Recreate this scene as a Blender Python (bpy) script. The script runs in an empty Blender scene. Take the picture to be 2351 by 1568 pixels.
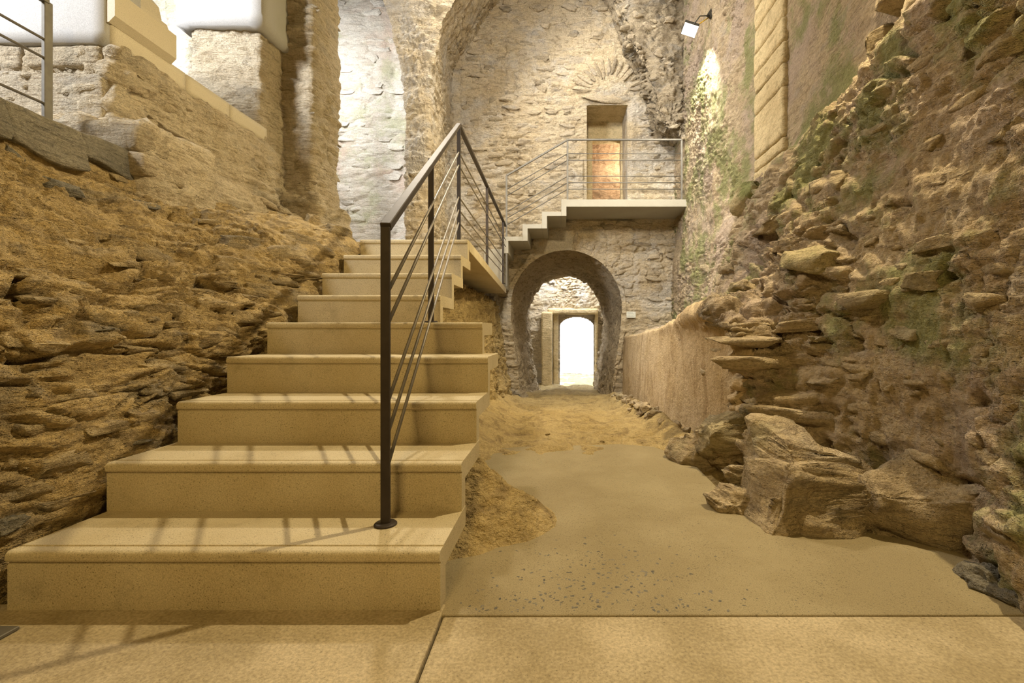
import bpy, math, random
import numpy as np
from mathutils import Vector, Matrix, Euler

random.seed(7)
rng = np.random.default_rng(7)
sc = bpy.context.scene
COL = sc.collection

# ---------------------------------------------------------------- camera
W, H = 2351.0, 1568.0
FPX, VX, VY, EYE = 1088.0, 1290.0, 760.0, 0.803    # focal length in px, principal point, eye height
cam_d = bpy.data.cameras.new('camera')
cam = bpy.data.objects.new('camera', cam_d)
COL.objects.link(cam)
cam.location = (0, 0, EYE)
cam.rotation_euler = (math.pi / 2, 0, 0)
cam_d.sensor_width = 36.0
cam_d.lens = FPX / W * 36.0
cam_d.shift_x = -(VX - W / 2) / W
cam_d.shift_y = (VY - H / 2) / W
cam_d.clip_start = 0.02
cam_d.clip_end = 200
sc.camera = cam

def at(px, py, Y):
    """world point at depth Y that shows at picture position px, py"""
    return ((px - VX) * Y / FPX, Y, EYE - (py - VY) * Y / FPX)

# ---------------------------------------------------------------- world, lights, exposure
sc.view_settings.view_transform = 'Standard'
sc.view_settings.look = 'None'
sc.view_settings.exposure = 0.36
sc.view_settings.gamma = 1.0
sc.view_settings.use_curve_mapping = False
sc.cycles.max_bounces = 4
sc.cycles.diffuse_bounces = 3
sc.cycles.glossy_bounces = 2
sc.cycles.caustics_reflective = False
sc.cycles.caustics_refractive = False
sc.cycles.use_adaptive_sampling = True
sc.cycles.adaptive_threshold = 0.08
wd = bpy.data.worlds.new('world'); sc.world = wd
wd.use_nodes = True
nt = wd.node_tree
bg = nt.nodes['Background']
sky = nt.nodes.new('ShaderNodeTexSky')
sky.sky_type = 'NISHITA'
sky.sun_disc = False
sky.sun_elevation = math.radians(48)
sky.sun_rotation = math.radians(150)
sky.altitude = 300
nt.links.new(sky.outputs[0], bg.inputs[0])
bg.inputs[1].default_value = 0.9

def aim(o, target):
    d = Vector(target) - o.location
    o.rotation_euler = d.to_track_quat('-Z', 'Y').to_euler()

def lamp(name, typ, loc, target, energy, color, size=0.1, spot=None, blend=0.5, spread=None):
    d = bpy.data.lights.new(name, typ)
    d.energy = energy
    d.color = color
    if typ == 'AREA':
        d.size = size
        if spread: d.spread = math.radians(spread)
    elif typ == 'SUN':
        d.angle = math.radians(0.6)
    else:
        d.shadow_soft_size = size
    if typ == 'SPOT':
        d.spot_size = math.radians(spot); d.spot_blend = blend
    o = bpy.data.objects.new(name, d)
    COL.objects.link(o)
    o.location = loc
    aim(o, target)
    return o

AMBER = (1.0, 0.69, 0.25)
WARM = (1.0, 0.80, 0.47)
SOFT = (1.0, 0.88, 0.70)
COOL = (0.97, 0.98, 1.0)
# warm projector assumed out of view high on the right-hand wall: throws the railing's shadow over the treads
lamp('assumed_stairs_light', 'SPOT', (1.75, 3.0, 4.3), (-1.1, 1.9, 0.3), 500, WARM, 0.04, 110, 0.7)
# unseen amber fill added behind the camera
lamp('front_fill_light', 'AREA', (-0.6, -1.6, 2.9), (-0.6, 3.5, 0.9), 48, AMBER, 0.8)
# assumed soft lamp, out of view on the left pillar, over the right-hand wall
lamp('assumed_right_wall_light', 'SPOT', (-1.8, 5.2, 4.6), (2.0, 3.0, 1.3), 400, SOFT, 0.12, 120, 0.8)
# assumed lamp, unseen, over the end bay raking down the back wall, then an added frontal fill
lamp('assumed_back_wall_light', 'SPOT', (-0.9, 6.5, 7.2), (0.1, 8.6, 2.6), 560, (1.0, 0.92, 0.78), 0.12, 140, 0.8)
lamp('back_wall_fill', 'SPOT', (0.1, 3.6, 5.6), (0.2, 8.6, 3.6), 600, (1.0, 0.91, 0.76), 0.3, 110, 0.8)
lamp('assumed_low_back_light', 'SPOT', (0.2, 3.3, 3.9), (0.0, 8.0, 0.3), 260, WARM, 0.1, 90, 0.7)  # assumed warm lamp without a fixture, towards the tunnel mouth
# added warm fill without a fixture, across to the pillars and the vault springing
lamp('pillar_fill_light', 'SPOT', (1.8, 5.3, 4.7), (-2.8, 4.9, 2.9), 260, (1.0, 0.79, 0.38), 0.08, 95, 0.7)
# daylight from assumed, unseen windows of the upper hall on the left, then an added fill
lamp('assumed_hall_daylight', 'AREA', (-5.6, -0.4, 5.2), (-4.2, 6.5, 3.6), 265, COOL, 1.6, spread=95)
lamp('hall_far_bay_fill', 'AREA', (-4.6, 6.7, 5.6), (-2.6, 8.6, 3.4), 105, COOL, 0.9)  # unseen fill added for the far bay, which the side wall cuts off
# unseen fill added under the closed roof past the tunnel, as assumed daylight
lamp('tunnel_end_fill', 'AREA', (0.1, 11.95, 3.0), (0.1, 11.95, 0), 95, COOL, 0.7)
# sun on the yard beyond the tunnel
lamp('sun', 'SUN', (0, 20, 20), (0.8, 14.0, 0), 9.0, (1.0, 0.97, 0.92))

# ---------------------------------------------------------------- numpy noise
def _hash(ix, iy, iz, seed):
    n = (ix.astype(np.int64) * 374761393 + iy.astype(np.int64) * 668265263 + iz.astype(np.int64) * 2147483647 + seed * 144665)
    n = (n ^ (n >> 13)) & 0xffffffff
    n = (n * 1274126177) & 0xffffffff
    n = (n ^ (n >> 16)) & 0xffffffff
    n = (n * 2246822519) & 0xffffffff
    n = (n ^ (n >> 15)) & 0xffffffff
    return n / 4294967296.0

def vnoise(p, seed=0):
    p = np.asarray(p, float)
    i = np.floor(p).astype(np.int64); f = p - i
    u = f * f * f * (f * (f * 6 - 15) + 10)
    r = 0
    for dx in (0, 1):
        wx = u[..., 0] if dx else 1 - u[..., 0]
        for dy in (0, 1):
            wy = u[..., 1] if dy else 1 - u[..., 1]
            for dz in (0, 1):
                wz = u[..., 2] if dz else 1 - u[..., 2]
                r = r + wx * wy * wz * _hash(i[..., 0] + dx, i[..., 1] + dy, i[..., 2] + dz, seed)
    return r * 2 - 1

def fbm(p, octv=4, seed=0, gain=0.5):
    a = 1.0; s = 0; t = 0
    p = np.asarray(p, float)
    for k in range(octv):
        s = s + a * vnoise(p + 17.3 * k, seed + k * 31); t += a
        a *= gain; p = p * 2.03
    return s / t

def ridged(p, octv=3, seed=0):
    a = 1.0; s = 0; t = 0
    p = np.asarray(p, float)
    for k in range(octv):
        s = s + a * (1 - np.abs(vnoise(p + 9.1 * k, seed + k * 13)) * 2); t += a
        a *= 0.5; p = p * 2.1
    return s / t

def worley(p, seed=0):
    """F1, F2, random of the nearest cell, offset to its centre"""
    p = np.asarray(p, float)
    i = np.floor(p - 0.5).astype(np.int64)
    F1 = np.full(p.shape[:-1], 9.0); F2 = F1.copy(); R = np.zeros(p.shape[:-1]); R2 = R.copy(); D = np.zeros(p.shape)
    for dx in (0, 1):
        for dy in (0, 1):
            for dz in (0, 1):
                c = i + np.array([dx, dy, dz])
                q = np.stack([c[..., k] + 0.2 + 0.6 * _hash(c[..., 0], c[..., 1], c[..., 2], seed + 101 * (k + 1)) for k in range(3)], -1)
                d = q - p
                dist = np.sqrt((d * d).sum(-1))
                near = dist < F1
                F2 = np.where(near, F1, np.minimum(F2, dist))
                F1 = np.where(near, dist, F1)
                r = _hash(c[..., 0], c[..., 1], c[..., 2], seed + 999)
                R = np.where(near, r, R)
                D = np.where(near[..., None], d, D)
    return F1, F2, R, D

def sstep(x, a, b):
    t = np.clip((x - a) / (b - a), 0, 1)
    return t * t * (3 - 2 * t)

def stones_field(p, size, seed, warp=0.25):
    """relief of rubble: proud, tilted blocks between sunk joints; 0..1-ish"""
    size = np.array(size, float)
    q = p / size
    w = np.stack([fbm(q * 1.3 + 5 * k, 2, seed + 7 * k) for k in range(3)], -1) * warp
    F1, F2, R, D = worley(q + w, seed)
    e = sstep(F2 - F1, 0.02, 0.22)
    tilt = (D[..., 2] * (R - 0.5) * 1.4 + D[..., 0] * (np.modf(R * 7.7)[0] - 0.5) * 1.0 + D[..., 1] * (np.modf(R * 13.7)[0] - 0.5))
    return e * (0.35 + 0.65 * R + tilt * 0.6), e, R

def strata(p, seed, sc_h=1.6, sc_v=11.0, tilt=0.0):
    q = np.stack([p[..., 0] * sc_h, p[..., 1] * sc_h, (p[..., 2] + tilt * p[..., 1]) * sc_v + 0.8 * fbm(p * 1.7, 3, seed + 3) * 2], -1)
    n = fbm(q, 3, seed)
    return np.sign(n) * np.abs(n) ** 0.6

def rock_disp(p, big=0.06, blocks=0.05, layers=0.03, fine=0.008, size=(0.3, 0.3, 0.12), seed=0, pits=0.0):
    size = np.array(size, float)
    p = p + 0.05 * np.stack([fbm(p * 2.7 + 3.3 * k, 2, seed + 300 + k) for k in range(3)], -1)
    d = big * fbm(p * 1.1, 3, seed) + 0.35 * big * (ridged(p * np.array([2.6, 2.6, 4.0]), 4, seed + 90) - 0.3)
    if blocks:
        s, e, R = stones_field(p, size, seed + 11, 0.5)
        s2, e2, R2_ = stones_field(p, size * 0.42, seed + 13, 0.5)
        m = fbm(p * 1.3, 3, seed + 55)
        keep = sstep(m, -0.06, 0.16)                                 # earth smears over some of the stones
        keep2 = sstep(fbm(p * 2.1, 2, seed + 57), -0.1, 0.2)
        earth = 0.5 + 0.6 * fbm(p * 5, 4, seed + 5, 0.6)
        d = d + blocks * (s * keep + (1 - keep) * earth) + 0.38 * blocks * (s2 * keep2 + (1 - keep2) * 0.5)
    if layers:
        lm = 0.25 + 0.75 * sstep(fbm(p * 1.5, 2, seed + 66), -0.1, 0.25)
        d = d + layers * lm * strata(p, seed + 21)
    if fine:
        d = d + 1.5 * fine * fbm(p * 15, 4, seed + 41, 0.65) + 0.8 * fine * (ridged(p * 30, 2, seed + 43) - 0.3)
    if pits:
        h = fbm(p * np.array([5.0, 5.0, 8.0]), 3, seed + 61)
        d = d - pits * sstep(h, 0.34, 0.55)
    return d

# ---------------------------------------------------------------- mesh helpers
MATS = {}
def finish(name, me, mat, parent=None, smooth=True):
    o = bpy.data.objects.new(name, me)
    if mat is not None and not me.materials: me.materials.append(MATS[mat])
    if smooth:
        me.polygons.foreach_set('use_smooth', np.ones(len(me.polygons), bool))
    COL.objects.link(o)
    if parent is not None: o.parent = parent
    return o

def raw_mesh(name, V, F):
    me = bpy.data.meshes.new(name)
    V = np.asarray(V, np.float32); F = np.asarray(F, np.int32)
    k = F.shape[1]
    me.vertices.add(len(V)); me.vertices.foreach_set('co', V.ravel())
    me.loops.add(F.size); me.loops.foreach_set('vertex_index', F.ravel())
    me.polygons.add(len(F))
    me.polygons.foreach_set('loop_start', np.arange(0, F.size, k, dtype=np.int32))
    me.polygons.foreach_set('loop_total', np.full(len(F), k, np.int32))
    me.update(calc_edges=True); me.validate()
    return me

def grid_faces(nu, nv, flip=False, keep=None):
    idx = np.arange(nu * nv).reshape(nu, nv)
    a, b, c, d = idx[:-1, :-1], idx[1:, :-1], idx[1:, 1:], idx[:-1, 1:]
    F = np.stack([a, b, c, d] if not flip else [a, d, c, b], -1).reshape(-1, 4)
    if keep is not None: F = F[keep.reshape(-1)]
    return F

def grid_obj(name, P, mat, parent=None, flip=False, keep=None):
    nu, nv = P.shape[:2]
    return finish(name, raw_mesh(name, P.reshape(-1, 3), grid_faces(nu, nv, flip, keep)), mat, parent)

def grid_normals(P):
    du = np.gradient(P, axis=0); dv = np.gradient(P, axis=1)
    n = np.cross(du, dv)
    return n / np.maximum(np.linalg.norm(n, axis=-1, keepdims=True), 1e-9)

def box_surface(lo, hi, step):
    lo = np.array(lo, float); hi = np.array(hi, float)
    n = [max(1, int(round((hi[k] - lo[k]) / step))) for k in range(3)]
    V = []; F = []; off = 0
    for ax in range(3):
        u, v = (ax + 1) % 3, (ax + 2) % 3
        gu = np.linspace(lo[u], hi[u], n[u] + 1); gv = np.linspace(lo[v], hi[v], n[v] + 1)
        U, Vv = np.meshgrid(gu, gv, indexing='ij')
        for side in (0, 1):
            P = np.zeros(U.shape + (3,)); P[..., u] = U; P[..., v] = Vv; P[..., ax] = hi[ax] if side else lo[ax]
            V.append(P.reshape(-1, 3)); F.append(grid_faces(n[u] + 1, n[v] + 1, flip=(side == 0)) + off)
            off += P.shape[0] * P.shape[1]
    V = np.concatenate(V); F = np.concatenate(F)
    key = np.round(V * 1e5).astype(np.int64)
    _, first, inv = np.unique(key, axis=0, return_index=True, return_inverse=True)
    return V[first], inv.reshape(-1)[F]

def rough_box(name, lo, hi, mat, parent=None, step=0.03, r=0.03, disp=None, smooth=True, xform=None):
    V, F = box_surface(lo, hi, step)
    lo = np.array(lo); hi = np.array(hi)
    r = min(r, 0.45 * float((hi - lo).min()))
    inner = np.clip(V, lo + r, hi - r)
    n = V - inner
    L = np.linalg.norm(n, axis=1, keepdims=True)
    n = n / np.maximum(L, 1e-9)
    P = inner + n * r
    if disp is not None: P = P + n * disp(P)[:, None]
    if xform is not None: P = xform(P)
    return finish(name, raw_mesh(name, P, F), mat, parent, smooth)

def prism(name, outline, axis, a0, a1, mat, parent=None, smooth=False, bevel=0.0):
    """outline: list of 2-D points; extruded along axis ('x','y','z') from a0 to a1"""
    n = len(outline)
    def pt(q, a):
        return {'x': (a, q[0], q[1]), 'y': (q[0], a, q[1]), 'z': (q[0], q[1], a)}[axis]
    V = [pt(q, a0) for q in outline] + [pt(q, a1) for q in outline]
    F = [tuple(range(n)), tuple(range(2 * n - 1, n - 1, -1))] + [(k, n + k, n + (k + 1) % n, (k + 1) % n) for k in range(n)]
    me = bpy.data.meshes.new(name); me.from_pydata(V, [], F)
    import bmesh
    bm = bmesh.new(); bm.from_mesh(me)
    bmesh.ops.recalc_face_normals(bm, faces=bm.faces)
    if bevel: bmesh.ops.bevel(bm, geom=list(bm.edges), offset=bevel, segments=2, affect='EDGES', profile=0.5, clamp_overlap=True)
    bm.to_mesh(me); bm.free()
    return finish(name, me, mat, parent, smooth)

def bar(name, p0, p1, w, h, mat, parent=None, up=(0, 0, 1), bev=0.0025):
    """rectangular bar from p0 to p1, w across, h along 'up'"""
    p0 = Vector(p0); p1 = Vector(p1); d = (p1 - p0).normalized()
    s = d.cross(Vector(up)).normalized(); u = s.cross(d).normalized()
    V = []
    for q in (p0, p1):
        for a, b in ((-1, -1), (1, -1), (1, 1), (-1, 1)):
            V.append(q + s * (a * w / 2) + u * (b * h / 2))
    F = [(3, 2, 1, 0), (4, 5, 6, 7)] + [(k, (k + 1) % 4, 4 + (k + 1) % 4, 4 + k) for k in range(4)]
    me = bpy.data.meshes.new(name); me.from_pydata([tuple(v) for v in V], [], F)
    import bmesh
    bm = bmesh.new(); bm.from_mesh(me)
    bmesh.ops.recalc_face_normals(bm, faces=bm.faces)
    if bev: bmesh.ops.bevel(bm, geom=list(bm.edges), offset=bev, segments=1, affect='EDGES')
    bm.to_mesh(me); bm.free()
    return finish(name, me, mat, parent, False)

def tube(name, pts, r, mat, parent=None, seg=10):
    pts = [Vector(p) for p in pts]
    V = []; F = []
    for k, p in enumerate(pts):
        d = (pts[min(k + 1, len(pts) - 1)] - pts[max(k - 1, 0)]).normalized()
        ref = Vector((0, 0, 1)) if abs(d.z) < 0.9 else Vector((1, 0, 0))
        s = d.cross(ref).normalized(); u = s.cross(d)
        for j in range(seg):
            a = 2 * math.pi * j / seg
            V.append(tuple(p + (s * math.cos(a) + u * math.sin(a)) * r))
    for k in range(len(pts) - 1):
        for j in range(seg):
            F.append((k * seg + j, k * seg + (j + 1) % seg, (k + 1) * seg + (j + 1) % seg, (k + 1) * seg + j))
    F.append(tuple(range(seg - 1, -1, -1))); F.append(tuple(range((len(pts) - 1) * seg, len(pts) * seg)))
    me = bpy.data.meshes.new(name); me.from_pydata(V, [], F)
    return finish(name, me, mat, parent, True)

def empty(name, loc=(0, 0, 0)):
    o = bpy.data.objects.new(name, None); COL.objects.link(o); o.location = loc
    o.empty_display_size = 0.1
    return o

def tag(o, label=None, cat=None, group=None, kind=None):
    if label: o['label'] = label
    if cat: o['category'] = cat
    if group: o['group'] = group
    if kind: o['kind'] = kind
    return o

# ---------------------------------------------------------------- materials
def mat_base(name, rough=0.9):
    m = bpy.data.materials.new(name); m.use_nodes = True
    b = m.node_tree.nodes['Principled BSDF']
    b.inputs['Roughness'].default_value = rough
    if 'Specular IOR Level' in b.inputs: b.inputs['Specular IOR Level'].default_value = 0.25
    MATS[name] = m
    return m, m.node_tree, b

class NB:
    """small helper to wire shader nodes"""
    def __init__(s, nt):
        s.nt = nt; s.L = nt.links
        g = nt.nodes.new('ShaderNodeNewGeometry'); s.pos = g.outputs['Position']
    def mapping(s, scale=(1, 1, 1), rot=(0, 0, 0), loc=(0, 0, 0)):
        m = s.nt.nodes.new('ShaderNodeMapping'); m.inputs['Scale'].default_value = scale; m.inputs['Rotation'].default_value = rot
        m.inputs['Location'].default_value = loc
        s.L.new(s.pos, m.inputs['Vector']); return m.outputs[0]
    def noise(s, scale, detail=5, rough=0.55, vec=None, dist=0.0):
        n = s.nt.nodes.new('ShaderNodeTexNoise'); n.inputs['Scale'].default_value = scale; n.inputs['Detail'].default_value = detail
        n.inputs['Roughness'].default_value = rough; n.inputs['Distortion'].default_value = dist
        s.L.new(vec if vec is not None else s.pos, n.inputs['Vector']); return n.outputs[0]
    def voro(s, scale, vec=None, feature='F1', rnd=1.0):
        n = s.nt.nodes.new('ShaderNodeTexVoronoi'); n.feature = feature; n.inputs['Scale'].default_value = scale
        n.inputs['Randomness'].default_value = rnd
        s.L.new(vec if vec is not None else s.pos, n.inputs['Vector']); return n
    def ramp(s, fac, stops, interp='LINEAR'):
        r = s.nt.nodes.new('ShaderNodeValToRGB'); e = r.color_ramp.elements; r.color_ramp.interpolation = interp
        while len(e) < len(stops): e.new(0.5)
        for k, (p, c) in enumerate(stops):
            e[k].position = p
            e[k].color = (c, c, c, 1) if isinstance(c, (int, float)) else (c[0], c[1], c[2], 1)
        s.L.new(fac, r.inputs[0]); return r.outputs[0]
    def mix(s, fac, a, b, mode='MIX'):
        m = s.nt.nodes.new('ShaderNodeMix'); m.data_type = 'RGBA'; m.blend_type = mode
        for v, i in ((fac, 0), (a, 6), (b, 7)):
            if isinstance(v, (int, float)): m.inputs[i].default_value = v
            elif isinstance(v, tuple): m.inputs[i].default_value = (v[0], v[1], v[2], 1)
            else: s.L.new(v, m.inputs[i])
        return m.outputs[2]
    def math(s, op, a, b=0.0):
        m = s.nt.nodes.new('ShaderNodeMath'); m.operation = op
        for v, i in ((a, 0), (b, 1)):
            if isinstance(v, (int, float)): m.inputs[i].default_value = v
            else: s.L.new(v, m.inputs[i])
        return m.outputs[0]
    def bump(s, h, strength=0.5, dist=0.02, prev=None):
        b = s.nt.nodes.new('ShaderNodeBump'); b.inputs['Strength'].default_value = strength; b.inputs['Distance'].default_value = dist
        s.L.new(h, b.inputs['Height'])
        if prev is not None: s.L.new(prev, b.inputs['Normal'])
        return b.outputs[0]

def rock_mat(name, light, mid, dark, moss=0.0, grey=None, grey_amt=0.3, pink=None, bump=0.6, strat=5.0, object_tint=0.0, white=0.0, mosscol=(0.25, 0.275, 0.10)):
    m, nt, b = mat_base(name, 0.92)
    B = NB(nt)
    st = B.mapping((1, 1, strat))
    n1 = B.noise(1.7, 4, 0.6)
    n2 = B.noise(7.0, 4, 0.65, st, 0.4)
    n3 = B.noise(55.0, 3, 0.7)
    c = B.ramp(n1, [(0.3, mid), (0.52, light), (0.7, mid)])
    c = B.mix(B.ramp(n2, [(0.36, 0.75), (0.5, 0.0)]), c, dark)
    if grey is not None:
        ng = B.noise(2.6, 4, 0.6, B.mapping((1, 1, 2.2), loc=(3, 5, 1)))
        c = B.mix(B.math('MULTIPLY', B.ramp(ng, [(0.55, 0.0), (0.66, 1.0)]), grey_amt), c, grey)
    if pink is not None:
        np_ = B.noise(1.3, 3, 0.6, B.mapping((1, 1, 1), loc=(13, 2, 7)))
        c = B.mix(B.math('MULTIPLY', B.ramp(np_, [(0.48, 0.0), (0.62, 1.0)]), 0.7), c, pink)
    if white:
        nw = B.noise(1.1, 4, 0.65, B.mapping((1, 1, 1), loc=(1, 22, 9)))
        c = B.mix(B.math('MULTIPLY', B.ramp(nw, [(0.5, 0.0), (0.62, 1.0)]), white), c, (0.66, 0.62, 0.56))
    if moss:
        nm = B.noise(1.5, 5, 0.68, B.mapping((1, 1, 1), loc=(31, 7, 3)))
        c = B.mix(B.math('MULTIPLY', B.ramp(nm, [(0.50, 0.0), (0.60, 1.0)]), moss), c, mosscol)
    c = B.mix(1.0, c, B.ramp(n3, [(0.25, 0.72), (0.6, 1.08)]), 'MULTIPLY')
    if object_tint:
        oi = nt.nodes.new('ShaderNodeObjectInfo')
        c = B.mix(1.0, c, B.ramp(oi.outputs['Random'], [(0.0, 1 - object_tint), (0.45, 1.0), (0.7, (1 - .3 * object_tint, 1 - .25 * object_tint, 1 - .1 * object_tint)), (1.0, 1 + 0.35 * object_tint)]), 'MULTIPLY')
    nt.links.new(c, b.inputs['Base Color'])
    h1 = B.noise(15.0, 5, 0.72, B.mapping((1, 1, 1.8)))
    h2 = B.noise(8.0, 4, 0.7, B.mapping((1, 1, strat * 1.3), loc=(3, 1, 4)), 0.5)
    nb = B.bump(h2, min(1, bump * 0.8), 0.05)
    nb = B.bump(h1, min(1, bump * 1.3), 0.05, nb)
    nt.links.new(nb, b.inputs['Normal'])
    return m

def concrete_mat(name, col, dark, speck=0.5, bump=0.25, blotch=0.5, pit_scale=90, streak=False, grain_scale=300, smear=0.0):
    m, nt, b = mat_base(name, 0.75)
    B = NB(nt)
    n1 = B.noise(2.3, 6, 0.6)
    c = B.mix(B.math('MULTIPLY', B.ramp(n1, [(0.42, 1.0), (0.6, 0.0)]), blotch), col, dark)
    # pin holes and dark grains
    v = B.noise(pit_scale, 3, 0.8)
    pits = B.ramp(v, [(0.36, 1.0), (0.41, 0.0)])
    dens = B.ramp(B.noise(5.0, 4, 0.6, B.mapping((1, 1, 1), loc=(4, 9, 2))), [(0.35, 0.3), (0.6, 1.0)])
    pm = B.math('MULTIPLY', pits, dens)
    c = B.mix(B.math('MULTIPLY', pm, speck), c, tuple(0.18 * x for x in dark))
    c = B.mix(1.0, c, B.ramp(B.noise(grain_scale, 2, 0.6), [(0.3, 0.72), (0.65, 1.1)]), 'MULTIPLY')
    if smear:
        ns = B.noise(6.0, 8, 0.72, B.mapping((1, 1, 1), loc=(8, 1, 6)))
        c = B.mix(B.math('MULTIPLY', B.ramp(ns, [(0.56, 0.0), (0.70, 1.0)]), smear), c, tuple(0.35 * x for x in dark))
    nt.links.new(c, b.inputs['Base Color'])
    nb = B.bump(B.noise(35, 6, 0.65), bump, 0.006)
    nb = B.bump(v, bump, 0.004, nb)
    nt.links.new(nb, b.inputs['Normal'])
    return m

def plain_mat(name, col, rough=0.5, metal=0.0, emit=0.0, ecol=None, var=0.15, vscale=20):
    m, nt, b = mat_base(name, rough)
    B = NB(nt)
    n = B.noise(vscale, 5, 0.6)
    c = B.mix(1.0, col, B.ramp(n, [(0.3, 1 - var), (0.7, 1 + var)]), 'MULTIPLY')
    nt.links.new(c, b.inputs['Base Color'])
    b.inputs['Metallic'].default_value = metal
    if emit:
        b.inputs['Emission Color'].default_value = (*ecol, 1); b.inputs['Emission Strength'].default_value = emit
    return m

rock_mat('rock_left', (0.52, 0.39, 0.195), (0.43, 0.315, 0.145), (0.26, 0.19, 0.10), grey=(0.22, 0.20, 0.16), grey_amt=0.5, bump=0.8)
rock_mat('rock_right', (0.56, 0.45, 0.30), (0.47, 0.36, 0.23), (0.31, 0.23, 0.15), moss=0.75, pink=(0.50, 0.40, 0.33), grey=(0.33, 0.31, 0.29), grey_amt=0.35, bump=0.8)
rock_mat('rock_tunnel', (0.60, 0.49, 0.33), (0.50, 0.40, 0.26), (0.31, 0.23, 0.14), bump=0.9, strat=3.0)
rock_mat('earth_cut', (0.58, 0.45, 0.28), (0.50, 0.37, 0.20), (0.36, 0.25, 0.13), bump=0.45, strat=0.35)
rock_mat('earth', (0.48, 0.365, 0.17), (0.38, 0.28, 0.12), (0.25, 0.18, 0.085), bump=0.7, strat=2.0)
rock_mat('masonry_back', (0.66, 0.56, 0.40), (0.60, 0.48, 0.31), (0.36, 0.28, 0.18), grey=(0.40, 0.37, 0.33), grey_amt=0.5, white=0.7, bump=0.8, strat=3.0)
rock_mat('stone_back', (0.64, 0.54, 0.39), (0.56, 0.46, 0.32), (0.38, 0.31, 0.22), grey=(0.40, 0.39, 0.37), grey_amt=0.5, bump=0.75, strat=4.0, object_tint=0.3)
rock_mat('stone_left', (0.50, 0.39, 0.22), (0.40, 0.31, 0.17), (0.25, 0.19, 0.11), grey=(0.20, 0.19, 0.17), grey_amt=0.5, bump=0.7, strat=7.0, object_tint=0.25)
rock_mat('stone_slate', (0.30, 0.27, 0.21), (0.23, 0.21, 0.165), (0.13, 0.12, 0.10), bump=0.7, strat=7.0, object_tint=0.2)
rock_mat('stone_right', (0.56, 0.45, 0.29), (0.46, 0.36, 0.22), (0.28, 0.21, 0.13), moss=0.2, grey=(0.33, 0.31, 0.28), grey_amt=0.35, bump=0.7, strat=6.0, object_tint=0.2)
rock_mat('stone_mossy', (0.54, 0.45, 0.27), (0.44, 0.37, 0.2), (0.28, 0.24, 0.12), moss=0.9, bump=0.7, strat=4.0)
rock_mat('stone_hall', (0.74, 0.70, 0.62), (0.68, 0.62, 0.53), (0.52, 0.46, 0.38), moss=0.3, mosscol=(0.42, 0.45, 0.25), bump=0.5, strat=5.0, object_tint=0.15)
rock_mat('stone_pillar', (0.62, 0.53, 0.38), (0.54, 0.44, 0.30), (0.34, 0.26, 0.16), grey=(0.40, 0.37, 0.32), grey_amt=0.4, bump=0.7, strat=9.0, object_tint=0.22)
rock_mat('masonry_hall', (0.68, 0.64, 0.56), (0.62, 0.55, 0.46), (0.45, 0.40, 0.32), moss=0.5, mosscol=(0.42, 0.45, 0.25), pink=(0.64, 0.50, 0.40), bump=0.5, strat=4.0)
rock_mat('masonry_pillar', (0.66, 0.57, 0.42), (0.57, 0.47, 0.32), (0.36, 0.28, 0.17), grey=(0.36, 0.33, 0.28), grey_amt=0.4, bump=0.7, strat=8.0)
rock_mat('ashlar', (0.66, 0.54, 0.32), (0.58, 0.46, 0.26), (0.42, 0.33, 0.18), bump=0.45, strat=2.0, object_tint=0.12)
rock_mat('passage_rock', (0.66, 0.48, 0.32), (0.58, 0.40, 0.25), (0.40, 0.26, 0.16), bump=0.7)
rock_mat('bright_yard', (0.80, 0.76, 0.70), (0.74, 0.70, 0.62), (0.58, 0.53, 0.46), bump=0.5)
concrete_mat('concrete_step', (0.60, 0.52, 0.35), (0.50, 0.41, 0.24), speck=0.85, bump=0.18, blotch=0.6, smear=0.3, pit_scale=190)
concrete_mat('concrete_ramp', (0.345, 0.285, 0.165), (0.27, 0.215, 0.115), speck=0.8, bump=0.25, blotch=0.7, pit_scale=160)
concrete_mat('concrete_floor', (0.55, 0.46, 0.305), (0.36, 0.29, 0.165), speck=0.6, bump=0.6, blotch=0.85, pit_scale=130, grain_scale=110)
concrete_mat('concrete_grey', (0.40, 0.38, 0.32), (0.34, 0.31, 0.25), speck=0.4, bump=0.15, blotch=0.4)
concrete_mat('plaster_white', (0.46, 0.455, 0.445), (0.42, 0.405, 0.38), speck=0.1, bump=0.1, blotch=0.3)
concrete_mat('cast_stone', (0.58, 0.52, 0.40), (0.52, 0.46, 0.34), speck=0.2, bump=0.15, blotch=0.3)
concrete_mat('shell_plaster', (0.55, 0.47, 0.34), (0.45, 0.37, 0.25), speck=0.2, bump=0.3, blotch=0.4)
plain_mat('steel_dark', (0.050, 0.040, 0.034), 0.6, 0.2)
plain_mat('steel_rod', (0.20, 0.18, 0.15), 0.5, 0.5)
plain_mat('steel_pale', (0.16, 0.15, 0.13), 0.55, 0.3)
plain_mat('lamp_body', (0.05, 0.048, 0.04), 0.5, 0.3)
plain_mat('lamp_bracket', (0.55, 0.36, 0.06), 0.5, 0.2)
plain_mat('lamp_lens', (1, 1, 1), 0.3, 0, 14.0, (1.0, 0.96, 0.86))
plain_mat('plaque_face', (0.62, 0.64, 0.60), 0.4, 0)
plain_mat('plaque_print', (0.30, 0.32, 0.30), 0.6, 0)
plain_mat('pebble', (0.15, 0.135, 0.11), 0.7, 0, var=0.6, vscale=25)
plain_mat('door_wood', (0.55, 0.48, 0.36), 0.8, 0, var=0.2)

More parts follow.
